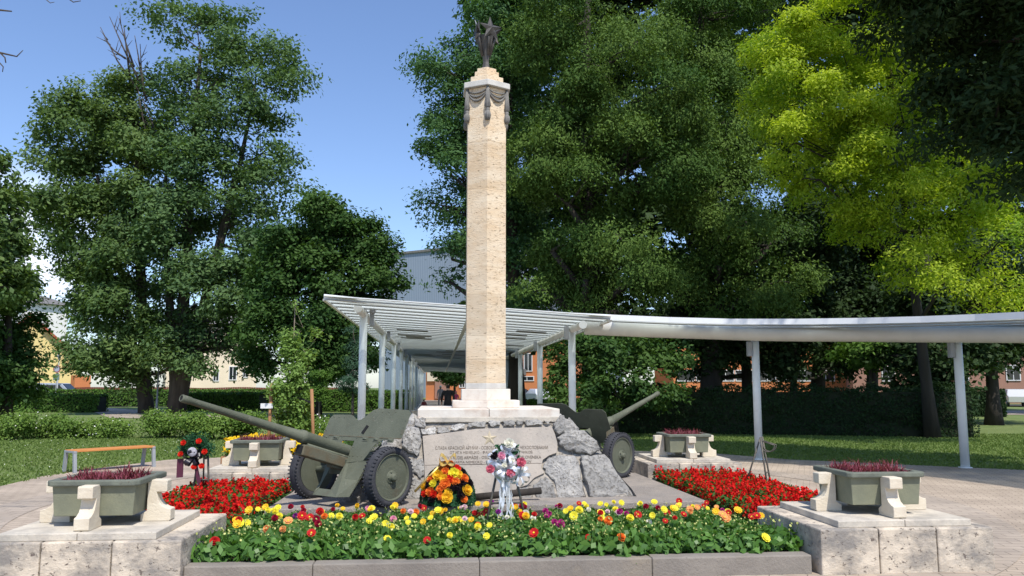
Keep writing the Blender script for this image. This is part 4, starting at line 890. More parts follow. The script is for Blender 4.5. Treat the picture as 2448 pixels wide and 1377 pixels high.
# ================================================================ flower beds
def salvia(name, x0, x1, y0, y1, seed, label, cut=None):
    rng = np.random.default_rng(seed); ns = int((x1-x0)*(y1-y0)*210); c = rng.uniform((x0, y0), (x1, y1), (ns, 2))
    hh = .12+.13*rng.uniform(0, 1, ns)+.03*np.sin(c[:, 0]*7)*np.cos(c[:, 1]*6); per = 22
    f_ = rng.uniform(0, 1, (ns, per)); z = .12+hh[:, None]*(.45+.6*f_); r_ = .05*(1.15-f_)*rng.uniform(.4, 1, (ns, per)); a = rng.uniform(0, 6.28, (ns, per))
    Pl = np.stack([c[:, :1]+r_*np.cos(a), c[:, 1:]+r_*np.sin(a), z], -1).reshape(-1, 3); Nn = nrm(np.stack([np.cos(a), np.sin(a), .6+0*a], -1).reshape(-1, 3)+rng.normal(size=(ns*per, 3))*.5)
    V = leaf_quads(rng, Pl, Nn, .036, .026); nl = ns*9; lp = np.column_stack([rng.uniform((x0-.03, y0-.03), (x1+.03, y1+.03), (nl, 2)), .12+rng.uniform(.02, .2, nl)])
    V2 = leaf_quads(rng, lp, nrm(rng.normal(size=(nl, 3))*.6+np.array([0, 0, 1])), .06, .035)
    W = lambda A: (A.reshape(-1, 3) @ np.array(Matrix.Rotation(MA, 3, 'Z')).T+np.array(MO)).reshape(A.shape)
    o = raw_quads(name, np.concatenate([W(V), W(V2)]), np.concatenate([np.clip(np.repeat(rng.uniform(.5, 1, ns), per)+rng.normal(size=len(V))*.12, .46, 1), rng.uniform(0, .35, len(V2))]), T['salvia'])
    return tag(o, label, 'flowers', 'red flower beds', 'stuff')
T['salvia'] = leafmat('salvia', (.04, .11, .02), (.80, .02, .012), .22, tm=(1.1, 1., .8)); cr_ = T['salvia'].node_tree.nodes['Color Ramp'].color_ramp; cr_.elements[0].position = 0; cr_.elements[1].position = 1
e_ = cr_.elements.new(.42); e_.color = (.06, .14, .03, 1); e_ = cr_.elements.new(.46); e_.color = (.45, .006, .008, 1)
salvia('red_salvia', -4.12, -2.80, -3.72, .06, 21, 'dense bed of bright red salvia left of the gun, behind the front left pedestal')
salvia('red_salvia', 2.80, 4.12, -3.72, .98, 22, 'dense bed of bright red salvia right of the platform, behind the front right pedestal')
# dahlias: a plant each, foliage in six shapes, blossoms in ten colours
def dahlia_foliage(seed):
    rng = np.random.default_rng(seed); n = 330
    a = rng.uniform(0, 6.28, n); r_ = .235*np.sqrt(rng.uniform(0, 1, n)); z = .02+.175*rng.uniform(0, 1, n)**.8*(1-.45*(r_/.235)**2)
    P = np.column_stack([np.cos(a)*r_, np.sin(a)*r_, z]); Nn = nrm(np.column_stack([np.cos(a)*r_*3, np.sin(a)*r_*3, .55+0*a])+rng.normal(size=(n, 3))*.42)
    V = leaf_quads(rng, P, Nn, .072, .046, .25); nb = 26; a = rng.uniform(0, 6.28, nb); r_ = rng.uniform(.02, .23, nb); bp_ = np.column_stack([np.cos(a)*r_, np.sin(a)*r_, rng.uniform(.15, .245, nb)])
    V2 = leaf_quads(rng, np.repeat(bp_, 2, 0), nrm(rng.normal(size=(nb*2, 3))), .017, .017); V3 = leaf_quads(rng, bp_-np.array([0, 0, .035]), nrm(rng.normal(size=(nb, 3))*np.array([1, 1, .1])), .07, .006, 30)
    o = raw_quads('foliage', np.concatenate([V, V3, V2]), np.concatenate([rng.uniform(0, 1, n+nb), np.ones(nb*2)]), LM['dahlia']); me = o.data; me.materials.append(plain('bud', (.5, .52, .17), .6)); me.polygons.foreach_set('material_index', [0]*(n+nb)+[1]*(nb*2)); bpy.data.objects.remove(o); return me
FOL = [dahlia_foliage(40+k) for k in range(6)]
def blossom_mesh(cn, kind):
    vs = []; fs = []; r_ = .048
    if kind == 'single': petal_ring(vs, fs, 9, .008, r_, 0, .012, .0145, 0); petal_ring(vs, fs, 7, .006, r_*.72, .006, .022, .013, .3)
    else: petal_ring(vs, fs, 13, .008, r_*.95, -.012, .004, .011, 0); petal_ring(vs, fs, 11, .006, r_*.8, 0, .022, .011, .3); petal_ring(vs, fs, 9, .004, r_*.55, .008, .036, .009, .1); petal_ring(vs, fs, 6, .002, r_*.3, .015, .04, .008, .5)
    m = MB(); m.add(vs, fs, True); m.ball((0, 0, .012), (.011, .011, .008), 1, mi=1); o = m.build('blossom', [petal_mat(cn, PC[cn]), petal_mat('lemon' if kind == 'single' else cn, PC['lemon' if kind == 'single' else cn])], fix=False)
    me = o.data; bpy.data.objects.remove(o); return me
BL = {(c_, k): blossom_mesh(c_, k) for c_ in ('orange', 'yellow', 'lemon', 'red', 'crimson', 'magenta', 'pink', 'palepink', 'white', 'purple', 'peach') for k in ('single', 'double')}
ORD = ['first', 'second', 'third', 'fourth', 'fifth', 'sixth', 'seventh', 'eighth', 'ninth', 'tenth', 'eleventh', 'twelfth', 'thirteenth', 'fourteenth', 'fifteenth', 'sixteenth']
rnd = random.Random(17); rowsn = ['front', 'second', 'third', 'fourth', 'rear']; names = dict(lemon='yellow', yellow='golden', palepink='pale pink', crimson='dark red', peach='light orange')
front_c = {0: ['lemon', 'orange'], 2: ['peach'], 4: ['lemon'], 5: ['crimson'], 8: ['orange', 'red'], 10: ['yellow'], 12: ['lemon'], 14: ['lemon']}
for r_i in range(5):
    ncol = 15 if r_i % 2 == 0 else 14
    for c_i in range(ncol):
        lx = -2.60+(5.05/(ncol-1))*c_i+rnd.uniform(-.05, .05); ly = -4.70+.52*r_i+rnd.uniform(-.06, .06)
        if r_i == 4: ly = -2.56+rnd.uniform(-.05, .05)
        pool = ['lemon']*6+['yellow', 'yellow', 'red', 'red', 'red', 'crimson', 'crimson', 'orange', 'orange', 'peach', 'pink', 'palepink', 'magenta', 'purple', 'white']
        if r_i == 0: nb = rnd.choice((0, 1, 1, 1)); 
        else: nb = rnd.choice((2, 3, 3, 4, 4))
        main = rnd.choice(pool); cols = [main if rnd.random() < .7 else rnd.choice(pool) for _ in range(nb)]
        cs = sorted(set(names.get(c_, c_) for c_ in cols)); ct = (' and '.join(cs[:2] if sum(len(q.split()) for q in cs[:2]) < 4 else cs[:1])+(' blossoms' if nb > 1 else ' blossom')) if nb else 'no open blossom'
        sc_ = rnd.uniform(.88, 1.12)*(1.2, 1.1, .95, .82, .70)[r_i]
        d_ = empty('dahlia_plant', L(lx, ly, .115), rnd.uniform(0, 6.28), 'leafy dahlia with %s, %s from the left in the %s row' % (ct, ORD[c_i], rowsn[r_i]), 'plant', 'dahlias in the front flower bed')
        d_.scale = (sc_, sc_, sc_)
        f_ = bpy.data.objects.new('foliage', rnd.choice(FOL)); link(f_, d_)
        iv = Matrix.Rotation(-d_.rotation_euler.z, 3, 'Z')
        for k, c_ in enumerate(cols):
            a = rnd.uniform(0, 6.28); q = rnd.uniform(.02, .19); z = rnd.uniform(.19, .27) if r_i else rnd.uniform(.13, .22)
            p = Vector((q*math.cos(a), q*math.sin(a), z)); nn = iv @ Vector((rnd.uniform(-.5, .5), -.9, rnd.uniform(.35, 1.1)))
            if r_i == 0: p = iv @ Vector((rnd.uniform(-.15, .15), -.12, z))
            bo = place(BL[(c_, 'double' if c_ in ('crimson', 'pink', 'magenta', 'palepink', 'purple', 'orange', 'white') or rnd.random() < .35 else 'single')], 'blossom', d_, p, nn, rnd.uniform(.55, .98)/sc_**.7, k)
# marigold bed round the young birch
mc = Vector((-4.12, 15.15, 0)); rng = np.random.default_rng(9)
lg = empty('log_edging', mc, 0, 'ring of upright split logs holding the marigold bed around the young birch', 'edging'); m = MB()
for k in range(62):
    a = 2*math.pi*k/62; m.tube([(1.08*math.cos(a), 1.08*math.sin(a), 0), (1.08*math.cos(a), 1.08*math.sin(a), .40+.03*math.sin(k*2.3))], .054, 8)
m.build('logs', T['stake'], lg)
m = MB(); m.lathe([(1.03, 0), (1.03, .36)], 32, Matrix.Translation(mc)); tag(m.build('raised_soil', T['soil']), kind='structure')
n = 2600; a = rng.uniform(0, 6.28, n); q = 1.08*np.sqrt(rng.uniform(0, 1, n)); P = np.column_stack([np.cos(a)*q, np.sin(a)*q, .50+.25*rng.uniform(0, 1, n)]); nl = 3500
a = rng.uniform(0, 6.28, nl); q = 1.08*np.sqrt(rng.uniform(0, 1, nl)); P2 = np.column_stack([np.cos(a)*q, np.sin(a)*q, .36+.3*rng.uniform(0, 1, nl)])
T['marigold'] = leafmat('marigold', (.05, .13, .03), (.85, .62, .02), .2, tm=(1.1, 1.1, .8)); e_ = T['marigold'].node_tree.nodes['Color Ramp'].color_ramp.elements.new(.45); e_.color = (.07, .15, .03, 1); e_ = T['marigold'].node_tree.nodes['Color Ramp'].color_ramp.elements.new(.5); e_.color = (.75, .42, .01, 1)
V = np.concatenate([leaf_quads(rng, P, nrm(rng.normal(size=(n, 3))*.6+np.array([0, -.3, 1])), .075, .075), leaf_quads(rng, P2, nrm(rng.normal(size=(nl, 3))+np.array([0, 0, .6])), .08, .04)])+np.array(mc)
tag(raw_quads('marigolds', V, np.concatenate([rng.uniform(.55, 1, n), rng.uniform(0, .4, nl)]), T['marigold']), 'mass of yellow marigolds planted around the young birch', 'flowers', kind='stuff')
for px0, py0, px1, lab in ((650, 916, 641, 'left wooden tree stake with a small white card beside the young birch'), (745, 930, 753, 'right wooden tree stake beside the young birch')):
    b_ = at(px1, 1045, 14.9); t_ = at(px0, py0, 14.9); r = empty('tree_stake', (b_.x, 14.9, .25), 0, lab, 'stake', 'stakes tied to the young birch')
    m = MB(); m.tube([(0, 0, 0), (t_.x-b_.x, 0, t_.z-.25)], .03, 8); m.build('pole', T['stake'], r)
    x_ = (t_.x-b_.x)*.75; e_ = Vector((mc.x+.0-b_.x, .2, 1.25)); m = MB(); ribbon(m, [Vector((x_, -.03, 1.12)), (Vector((x_, 0, 1.12))+e_)/2, e_], .035, (0, 0, 1)); m.build('strap', T['blackribbon'], r, fix=False)
    if px0 == 650: m = MB(); m.box((x_-.06, -.04, 1.06), (.22, .008, .09)); m.build('card', T['wframe'], r)

# ================================================================ buildings
def wall_mat(n, c, br=None): return mat(n, c, tuple(k*.92 for k in c), .4, .9, .1, 6)
T['yellow_wall'] = wall_mat('yellow_render', (.78, .62, .27)); T['cream_wall'] = wall_mat('cream_render', (.78, .66, .5)); T['white_wall'] = wall_mat('white_render', (.82, .8, .76)); T['orange_wall'] = wall_mat('orange_render', (.60, .22, .09)); T['brown_wall'] = wall_mat('brown_render', (.36, .2, .15)); T['rooftile'] = mat('red_roof_tile', (.42, .1, .055), (.32, .075, .045), 2, .85, .8, 8, (1, 6, 6)); T['greyroof'] = mat('grey_roof', (.2, .19, .18), (.15, .145, .14), 2, .85)
mw, n_, l_, b_ = nodes('ribbed_metal'); wv_ = n_.new('ShaderNodeTexWave'); wv_.inputs['Scale'].default_value = .9; wv_.bands_direction = 'X'; tcw = n_.new('ShaderNodeTexCoord'); l_.new(tcw.outputs['Object'], wv_.inputs['Vector'])
cr_ = ramp(n_, [(.0, (.20, .25, .31)), (.6, (.27, .32, .385))]); l_.new(wv_.outputs[0], cr_.inputs[0]); l_.new(cr_.outputs[0], b_.inputs['Base Color']); b_.inputs['Roughness'].default_value = .55; T['metalwall'] = mw
def building(name, label, a, b, h, depth, wall, roof=None, rh=0., wins=(), gable=False, bands=()):
    """front wall runs from a to b on the ground; wins: (u, z, w, h) with u metres along the wall"""
    a = Vector((a[0], a[1], 0)); b = Vector((b[0], b[1], 0)); d = b-a; ln = d.length; rz = math.atan2(d.y, d.x)
    r = empty(name, a, rz, label, 'building'); m = MB()
    if gable: prof = [(0, 0), (ln, 0), (ln, h), (ln/2, h+rh), (0, h)]
    else: prof = [(0, 0), (ln, 0), (ln, h), (0, h)]
    n = len(prof); m.add([(x, 0, z) for x, z in prof]+[(x, depth, z) for x, z in prof], [list(range(n)), [n+i for i in range(n)][::-1]]+[(i, n+i, n+(i+1) % n, (i+1) % n) for i in range(n)])
    m.build('wall', T[wall], r)
    if roof:
        m = MB(); o_ = .6
        if gable:
            for s in (-1, 1):
                x0, z0 = (ln/2, h+rh+.12); x1 = ln/2+s*(ln/2+o_); z1 = h-rh*o_/(ln/2)+.12
                m.add([(x0, -o_, z0), (x1, -o_, z1), (x1, depth+o_, z1), (x0, depth+o_, z0), (x0, -o_, z0+.3), (x1, -o_, z1+.3), (x1, depth+o_, z1+.3), (x0, depth+o_, z0+.3)], [(0, 1, 2, 3), (7, 6, 5, 4), (0, 4, 5, 1), (1, 5, 6, 2), (2, 6, 7, 3), (3, 7, 4, 0)])
        else:
            m.add([(-o_, -o_, h), (ln+o_, -o_, h), (ln+o_, depth+o_, h), (-o_, depth+o_, h), (rh*.6, depth*.45, h+rh), (ln-rh*.6, depth*.45, h+rh), (ln-rh*.6, depth*.55, h+rh), (rh*.6, depth*.55, h+rh)], [(3, 2, 1, 0), (4, 5, 6, 7), (0, 1, 5, 4), (1, 2, 6, 5), (2, 3, 7, 6), (3, 0, 4, 7)])
        m.build('roof', T[roof], r)
    for (u, z, ww, hh) in wins:
        m = MB(); t = .09
        for c, s in (((u, -.04, z-hh/2), (ww+t, .1, t)), ((u, -.04, z+hh/2), (ww+t, .1, t)), ((u-ww/2, -.04, z), (t, .1, hh-t)), ((u+ww/2, -.04, z), (t, .1, hh-t)), ((u, -.035, z), (t*.7, .07, hh-t))): m.box(c, s)
        f_ = m.build('window', T['wframe'], r); MB().box((u, -.005, z), (ww, .03, hh)).build('pane', T['glass'], f_)
    for (u, z, ww, hh, mt, nm) in bands: m = MB(); m.box((u, -.12, z), (ww, .26, hh)); m.build(nm, T[mt], r)
    return r
X = lambda px, d: ray(px, 925)[0]*d
Z = lambda py, d: EYE+ray(0, py)[1]*d
building('yellow_house', 'yellow rendered house with red tiled roof behind the far left trees', (X(-60, 82), 82), (X(180, 86), 86.), Z(858, 85), 11, 'yellow_wall', 'rooftile', 4.2, gable=True)
building('white_house', 'tall white house rising behind the yellow one at far left', (X(40, 108), 108), (X(150, 113), 113), Z(726, 110), 10, 'white_wall', 'greyroof', 1.5)
building('cream_house', 'cream house with small windows seen between the left tree trunks', (X(395, 90), 90), (X(612, 94), 94), Z(775, 92), 9, 'cream_wall', 'greyroof', 2.2,
   wins=[(X(544, 92)-X(395, 92), Z(892, 92), .8, 1.5), (X(573, 92)-X(395, 92), Z(892, 92), .5, .9), (X(506, 92)-X(395, 92), Z(897, 92), .6, 1.3), (X(585, 92)-X(395, 92), Z(850, 92), .9, 1.2), (X(440, 92)-X(395, 92), Z(850, 92), .9, 1.2)])
building('garden_shed', 'low orange walled shed right of the yellow house', (X(178, 83), 83), (X(216, 84), 84), Z(897, 83), 1.5, 'orange_wall')
building('sports_hall', 'large grey ribbed metal hall rising behind the pergola roof', (X(905, 132), 132), (X(1330, 116), 116), 23.0, 25, 'metalwall', bands=[(13, 23.05, 27.5, .35, 'panelgrey', 'parapet')])
d = 96; u0 = X(1010, 106)
building('brick_building', 'orange brick building with white framed windows at the end of the pergola', (X(1018, 103), 103), (X(1345, 97), 97), Z(770, 100), 12, 'orange_wall', wins=[(X(1279, 98)-X(1018, 103), Z(866, 98), 1., 2.1), (X(1240, 98)-X(1018, 103), Z(868, 98), 1.2, 2.), (X(1222, 98)-X(1018, 103), Z(866, 98), .7, 1.9), (X(1276, 98)-X(1018, 103), Z(905, 98), 1.7, .5), (X(1107, 98)-X(1018, 103), Z(918, 98), .7, .8)],
   bands=[(X(1240, 98)-X(1018, 103), Z(889, 98), 3.4, .7, 'greyroof', 'canopy'), (X(1075, 98)-X(1018, 103), Z(897, 98), 6.2, 1.35, 'cream_wall', 'pale_band'), (X(1054, 98)-X(1018, 103), Z(932, 98), 1.9, 2.2, 'brown_wall', 'gate')])
building('orange_building', 'long orange building with band windows seen under the right pergola arm', (X(1610, 92), 92), (X(2035, 92), 92), 7.5, 12, 'orange_wall', wins=[(X(x, 92)-X(1610, 92), Z(898, 92), 1.9, 1.2) for x in (1640, 1685, 1735, 1780, 1835, 1880, 1925, 1975)])
building('brown_building', 'dull brown building with white framed window at the far right edge', (X(2040, 86), 86), (X(2620, 80), 80), 8.5, 10, 'brown_wall', wins=[(X(x, 84)-X(2040, 86), Z(y_, 84), 1.2, 1.5) for x, y_ in ((2140, 893), (2300, 893), (2408, 892), (2500, 892), (2408, 850), (2300, 850))])
fn = empty('board_fence', (X(180, 78), 78, 0), 0, 'dark red wooden board fence in front of the cream house', 'fence'); m = MB(); x = 0; tot = X(880, 78)-X(180, 78); rnd = random.Random(6)
while x < tot: m.box((x, 0, .85), (.14, .03, 1.5+.08*math.sin(x*.9))); x += .165
m.build('boards', plain('red_brown_board', (.17, .05, .032), .85), fn); m = MB(); m.box((tot/2, .05, .5), (tot, .05, .1)); m.box((tot/2, .05, 1.3), (tot, .05, .1)); m.build('rails', T['darkbark'], fn)

# ================================================================ vehicles, lamp posts, sign
def car(p, rz, paint, label, van=False, cat='car'):
    r = empty('parked_van' if van else 'parked_car', p, rz, label, cat, 'vehicles parked beyond the park'); W_ = .88
    if van: prof = [(-2.3, .35), (-2.35, .9), (-2.2, 1.85), (-1.9, 1.98), (1.0, 1.95), (1.7, 1.25), (2.3, 1.05), (2.4, .6), (2.35, .3)]; win = [(-2.05, 1.15), (-2.0, 1.8), (.85, 1.8), (1.45, 1.2)]
    else: prof = [(-2.1, .35), (-2.15, .85), (-1.9, 1.0), (-1.35, 1.42), (.2, 1.45), (.95, 1.0), (1.95, .85), (2.12, .6), (2.1, .3)]; win = [(-1.55, .98), (-1.2, 1.34), (.15, 1.37), (.72, .98)]
    n = len(prof); m = MB(); m.add([(x, s*W_*(.86 if z > 1.1 else 1), z) for s in (-1, 1) for x, z in prof], [list(range(n)), [n+i for i in range(n)][::-1]]+[(i, n+i, n+(i+1) % n, (i+1) % n) for i in range(n)]); m.build('body', paint, r, .04)
    for s in (-1, 1):
        k = len(win); m = MB(); y = s*(W_*.93+.012); m.add([(x, y-s*(.02 if z < 1.1 else .05), z) for x, z in win]+[(x, y-s*.15, z) for x, z in win], [list(range(k)), [k+i for i in range(k)][::-1]]+[(i, k+i, k+(i+1) % k, (i+1) % k) for i in range(k)]); m.build('window', T['glass'], r)
    m = MB()
    if van: m.add([(1.08, -.7, 1.88), (1.08, .7, 1.88), (1.68, .74, 1.29), (1.68, -.74, 1.29)], [(0, 1, 2, 3)])
    else: m.add([(.27, -.68, 1.43), (.27, .68, 1.43), (.93, .76, 1.04), (.93, -.76, 1.04)], [(0, 1, 2, 3)])
    m.v = [(x+.02, y, z+.03) for x, y, z in m.v]; m.build('windscreen', T['glass'], r, fix=False)
    for x in (-1.35, 1.35):
        for s in (-1, 1): m = MB(); M_ = Matrix.Translation((x, s*.8, .31)) @ Matrix.Rotation(math.pi/2, 4, 'X'); m.lathe([(.2, -.1), (.31, -.08), (.31, .08), (.2, .1)], 20, M_); m.lathe([(.02, -.105), (.19, -.105), (.19, .105), (.02, .105)], 16, M_, 1); m.build('wheel', [T['tyre'], T['steel']], r)
    for s in (-1, 1): m = MB(); m.ball((2.12 if not van else 2.36, s*.62, .72), (.05, .14, .09), 2); m.build('headlight', T['wframe'], r)
paint = lambda n, c: plain(n, c, .25, .1, .6)
car(Vector((X(128, 72), 72, .02)), .05, paint('silver_blue_paint', (.42, .47, .55)), 'silver blue van parked by the yellow house at far left', True, 'van')
car(Vector((X(1246, 84), 84, .02)), .2, paint('dark_paint', (.03, .035, .05)), 'dark car parked in front of the orange brick building')
car(Vector((X(1285, 82), 82, .02)), 1.9, paint('white_paint', (.6, .62, .66)), 'white car with angled windscreen parked between pergola posts')
car(Vector((X(1301, 92), 92, .02)), 1.57, paint('red_paint', (.5, .03, .06)), 'red car partly hidden behind the first right pergola post')
car(Vector((X(1617, 74), 74, .02)), 1.4, paint('red_white_paint', (.45, .05, .05)), 'small red car glimpsed just past the right gun muzzle')
car(Vector((X(2425, 70), 70, .02)), 1.2, paint('light_grey_paint', (.6, .6, .6)), 'pale car in the far right distance by the brown building')
def lamp(px, py_top, d, label, h=None):
    h = Z(py_top, d); r = empty('street_lamp', (X(px, d), d, 0), 0, label, 'street lamp', 'park lamps'); m = MB(); m.tube([(0, 0, 0), (0, 0, .9), (0, 0, .92), (0, 0, h-.45)], [.07, .07, .05, .04], 10); m.build('pole', T['steel'], r)
    m = MB(); m.lathe([(.05, h-.48), (.16, h-.12), (.17, h-.1)], 16); m.build('lamp_shade', T['wframe'], r); m = MB(); m.lathe([(.24, h-.1), (.22, h-.04), (.06, h)], 16); m.build('cap', T['steel'], r)
lamp(377, 825, 50, 'grey park lamp with white shade beside the left tree trunks'); lamp(137, 848, 70, 'park lamp in front of the yellow house wall')
sg = empty('road_sign', (X(134, 66), 66, 0), 0, 'round road sign above a small plate before the yellow house', 'sign'); zc = Z(882, 66); m = MB(); m.tube([(0, 0, 0), (.0, 0, zc+.3)], .035, 8); m.build('pole', T['steel'], sg)
m = MB(); Mx = Matrix.Translation((0, -.05, zc)) @ Matrix.Rotation(math.pi/2, 4, 'X'); m.lathe([(.30, -.01), (.30, .01)], 28, Mx); m.lathe([(.22, .012), (.22, .014)], 28, Mx, 1); m.build('disc', [plain('sign_red', (.3, .06, .07), .5), plain('sign_face', (.35, .37, .45), .5)], sg)
m = MB(); m.box((0, -.05, zc-.65), (.5, .02, .5)); m.build('plate', plain('green_grey_plate', (.15, .22, .2), .6), sg)

# ================================================================ people
def person(p, rz, h, label, shirt, trousers, hair, skin=(.5, .3, .22), stride=.12, sleeves=True, cap=None, arms=.0):
    r = empty('person', p, rz, label, 'person'); s = h/1.75
    J = dict(pel=(0, 0, .94), wa=(0, -.01, 1.08), ch=(0, 0, 1.30), ne=(0, .0, 1.49), hd=(0, .02, 1.60), ht=(0, .015, 1.70),
      lh=(-.10, 0, .90), lk=(-.11, .10*stride/.12, .49), la=(-.11, .02-stride, .09), lt=(-.12, .16-stride, .04), rh=(.10, 0, .90), rk=(.11, stride, .50), ra=(.11, stride*.9, .09), rt=(.12, stride*.9+.15, .04),
      ls=(-.18, 0, 1.41), le=(-.25, -.03+stride*.5, 1.14), lw=(-.25, .08+stride*.6, .90), lf=(-.24, .12+stride*.6, .80), rs=(.18, 0, 1.41), re=(.25, -.03-stride*.3, 1.14), rw=(.25, .05-stride*.4, .90), rf=(.24, .08-stride*.4, .80))
    Rr = dict(pel=.155, wa=.14, ch=.165, ne=.06, hd=.095, ht=.085, lh=.10, lk=.062, la=.045, lt=.035, rh=.10, rk=.062, ra=.045, rt=.035, ls=.07, le=.048, lw=.032, lf=.03, rs=.07, re=.048, rw=.032, rf=.03)
    ks = list(J); E_ = [('pel', 'wa'), ('wa', 'ch'), ('ch', 'ne'), ('ne', 'hd'), ('hd', 'ht'), ('pel', 'lh'), ('lh', 'lk'), ('lk', 'la'), ('la', 'lt'), ('pel', 'rh'), ('rh', 'rk'), ('rk', 'ra'), ('ra', 'rt'), ('ch', 'ls'), ('ls', 'le'), ('le', 'lw'), ('lw', 'lf'), ('ch', 'rs'), ('rs', 're'), ('re', 'rw'), ('rw', 'rf')]
    me = bpy.data.meshes.new('body'); me.from_pydata([tuple(k*s for k in J[q]) for q in ks], [(ks.index(a), ks.index(b)) for a, b in E_], []); o = bpy.data.objects.new('body', me); link(o, r)
    o.modifiers.new('skin', 'SKIN'); 
    for i, q in enumerate(ks): me.skin_vertices[0].data[i].radius = (Rr[q]*s, Rr[q]*s*(.72 if q in ('pel', 'wa', 'ch') else 1))
    me.skin_vertices[0].data[0].use_root = True; sb = o.modifiers.new('sub', 'SUBSURF'); sb.levels = sb.render_levels = 2
    bpy.context.view_layer.update(); m2 = bpy.data.meshes.new_from_object(o.evaluated_get(bpy.context.evaluated_depsgraph_get())); o.modifiers.clear(); o.data = m2
    for c, n in ((skin, 'skin'), (shirt, 'shirt_cloth'), (trousers, 'trouser_cloth'), (hair, 'hair')): m2.materials.append(plain(n, c, .8))
    for f_ in m2.polygons:
        c = f_.center/s; f_.use_smooth = True; arm = abs(c.x) > .19 and c.z < 1.36
        f_.material_index = 3 if (c.z > 1.55 and (c.y < .035 or c.z > 1.69)) else (0 if c.z > 1.47 or (arm and c.z < (1.0 if sleeves else 1.25)) else (1 if c.z > .93 or arm else (2 if c.z > .1 else 3)))
    if cap: MB().ball((0, .01*s, 1.69*s), (.1*s, .11*s, .07*s), 2).build('cap', plain('cap_cloth', cap, .8), r)
    return r
person(L(.12, 24.5, .02).lerp(L(.12, 26, .02), 0) if False else Vector((X(1071, 34), 34, .02)), 0.1, 1.78, 'person in black shirt and dark trousers walking away under the pergola', (.012, .012, .015), (.015, .016, .025), (.02, .015, .012), stride=.16)
person(Vector((X(1053, 62), 62, .02)), 3.0, 1.72, 'person in pale clothes and white cap standing far down the pergola', (.5, .42, .4), (.4, .34, .32), (.1, .06, .04), cap=(.8, .8, .8), stride=.06)
person(Vector((X(1090, 55), 55, .02)), 3.3, 1.35, 'small person in a bright pink top far down the pergola', (.75, .1, .25), (.65, .6, .6), (.12, .07, .04), cap=(.7, .2, .3), sleeves=False)
person(Vector((X(1014, 45), 45, .02)), .4, .98, 'child in a dark red top beside the left pergola posts', (.3, .06, .06), (.6, .5, .45), (.2, .1, .05), stride=.08)
# ================================================================ trees
def gp(px, d): return (X(px, d), d, 0)
def dead_twigs(m, base):
    r_ = random.Random(4)
    for (x0, y0, x1, y1) in ((330, 215, 240, 65), (335, 200, 262, 40), (320, 160, 285, 45), (345, 230, 322, 85), (300, 140, 250, 95), (350, 240, 335, 105), (310, 180, 296, 60), (400, 400, 340, 235), (352, 330, 330, 215)):
        a = at(x0, y0, 50)-base; b = at(x1, y1, 50)-base; mid = (a+b)/2+Vector((r_.uniform(-.2, .2), 0, r_.uniform(-.2, .2))); m.tube([a, mid, b], [.075, .05, .02], 5)
        for k in range(4): f_ = r_.uniform(.3, .95); q = a.lerp(b, f_); m.tube([q, q+Vector((r_.uniform(-.8, .4), 0, r_.uniform(.3, .9)))], [.03, .012], 4)
tree('maple_tree', 'big broad maple with several trunks, leftmost of the two tall left trees', 'tree', gp(353, 51.5), .38, at(330, 300, 51),
  [(250, 250, 95, 75, 51, 3), (330, 330, 90, 80, 51, 3.5), (190, 330, 85, 70, 51, 3.2, .8), (140, 400, 65, 55, 50.5, 2.5, .9), (250, 440, 120, 80, 51, 4), (160, 490, 85, 60, 50, 3, .9), (330, 520, 110, 80, 51, 4), (210, 570, 110, 65, 50, 3.5, .8), (150, 620, 55, 40, 50, 2.6, .5), (320, 640, 110, 70, 51, 4), (215, 700, 75, 50, 50, 3, .8), (300, 760, 120, 70, 51, 4, 1.1), (255, 830, 75, 50, 50, 3, 1.), (255, 885, 75, 28, 50, 2.6, 1.), (420, 870, 50, 34, 49, 2, .8), (320, 900, 40, 22, 50, 1.6), (330, 860, 70, 40, 51, 3), (345, 215, 60, 50, 51, 2, .6)],
  86000, .26, .15, LM['maple2'], lobe=1.15, clus=.36, seed=11, limbs=4, forks=[at(330, 300, 51), at(230, 420, 50.5), at(345, 620, 51)], extra=dead_twigs, droop=.4)
tree('maple_tree', 'tallest left tree, open dark green crown against the sky, beside the park lamp', 'tree', gp(425, 50), .46, at(480, 120, 50),
  [(470, 60, 85, 55, 50, 2.6, .75), (400, 50, 55, 40, 50, 2, .5), (560, 95, 75, 55, 50, 2.6, .7), (640, 130, 60, 60, 50, 2.4, .65), (520, 190, 90, 60, 50, 3, .6), (640, 240, 80, 65, 50, 3, .6), (700, 205, 45, 35, 50, 2, .55), (450, 220, 70, 70, 50, 3, .75), (560, 300, 90, 70, 50, 3.5, .8), (430, 350, 80, 80, 50, 3.5, .9), (655, 340, 70, 55, 50, 3, .5), (520, 420, 110, 75, 50, 4, .9), (700, 420, 45, 45, 49.5, 2, .4), (630, 460, 70, 55, 50, 3, .55), (420, 500, 90, 80, 50, 4, 1), (560, 540, 110, 65, 50, 4, .8), (640, 590, 70, 50, 49.5, 3, .6), (450, 620, 110, 75, 50, 4, 1), (580, 660, 100, 60, 49.5, 3.5, .9), (470, 730, 110, 60, 50, 4, .9), (600, 730, 80, 50, 49, 3, .9), (520, 800, 90, 45, 49, 3, .7), (440, 830, 60, 45, 49.5, 3, .7), (570, 850, 60, 34, 49, 2, .7), (490, 880, 60, 26, 49, 2, .8), (600, 800, 50, 40, 49, 2, .7)],
  72000, .26, .15, LM['maple'], lobe=1.1, clus=.36, seed=12, limbs=5, forks=[at(480, 120, 50), at(610, 200, 50), at(400, 360, 50.3), at(560, 420, 50)], droop=.45)
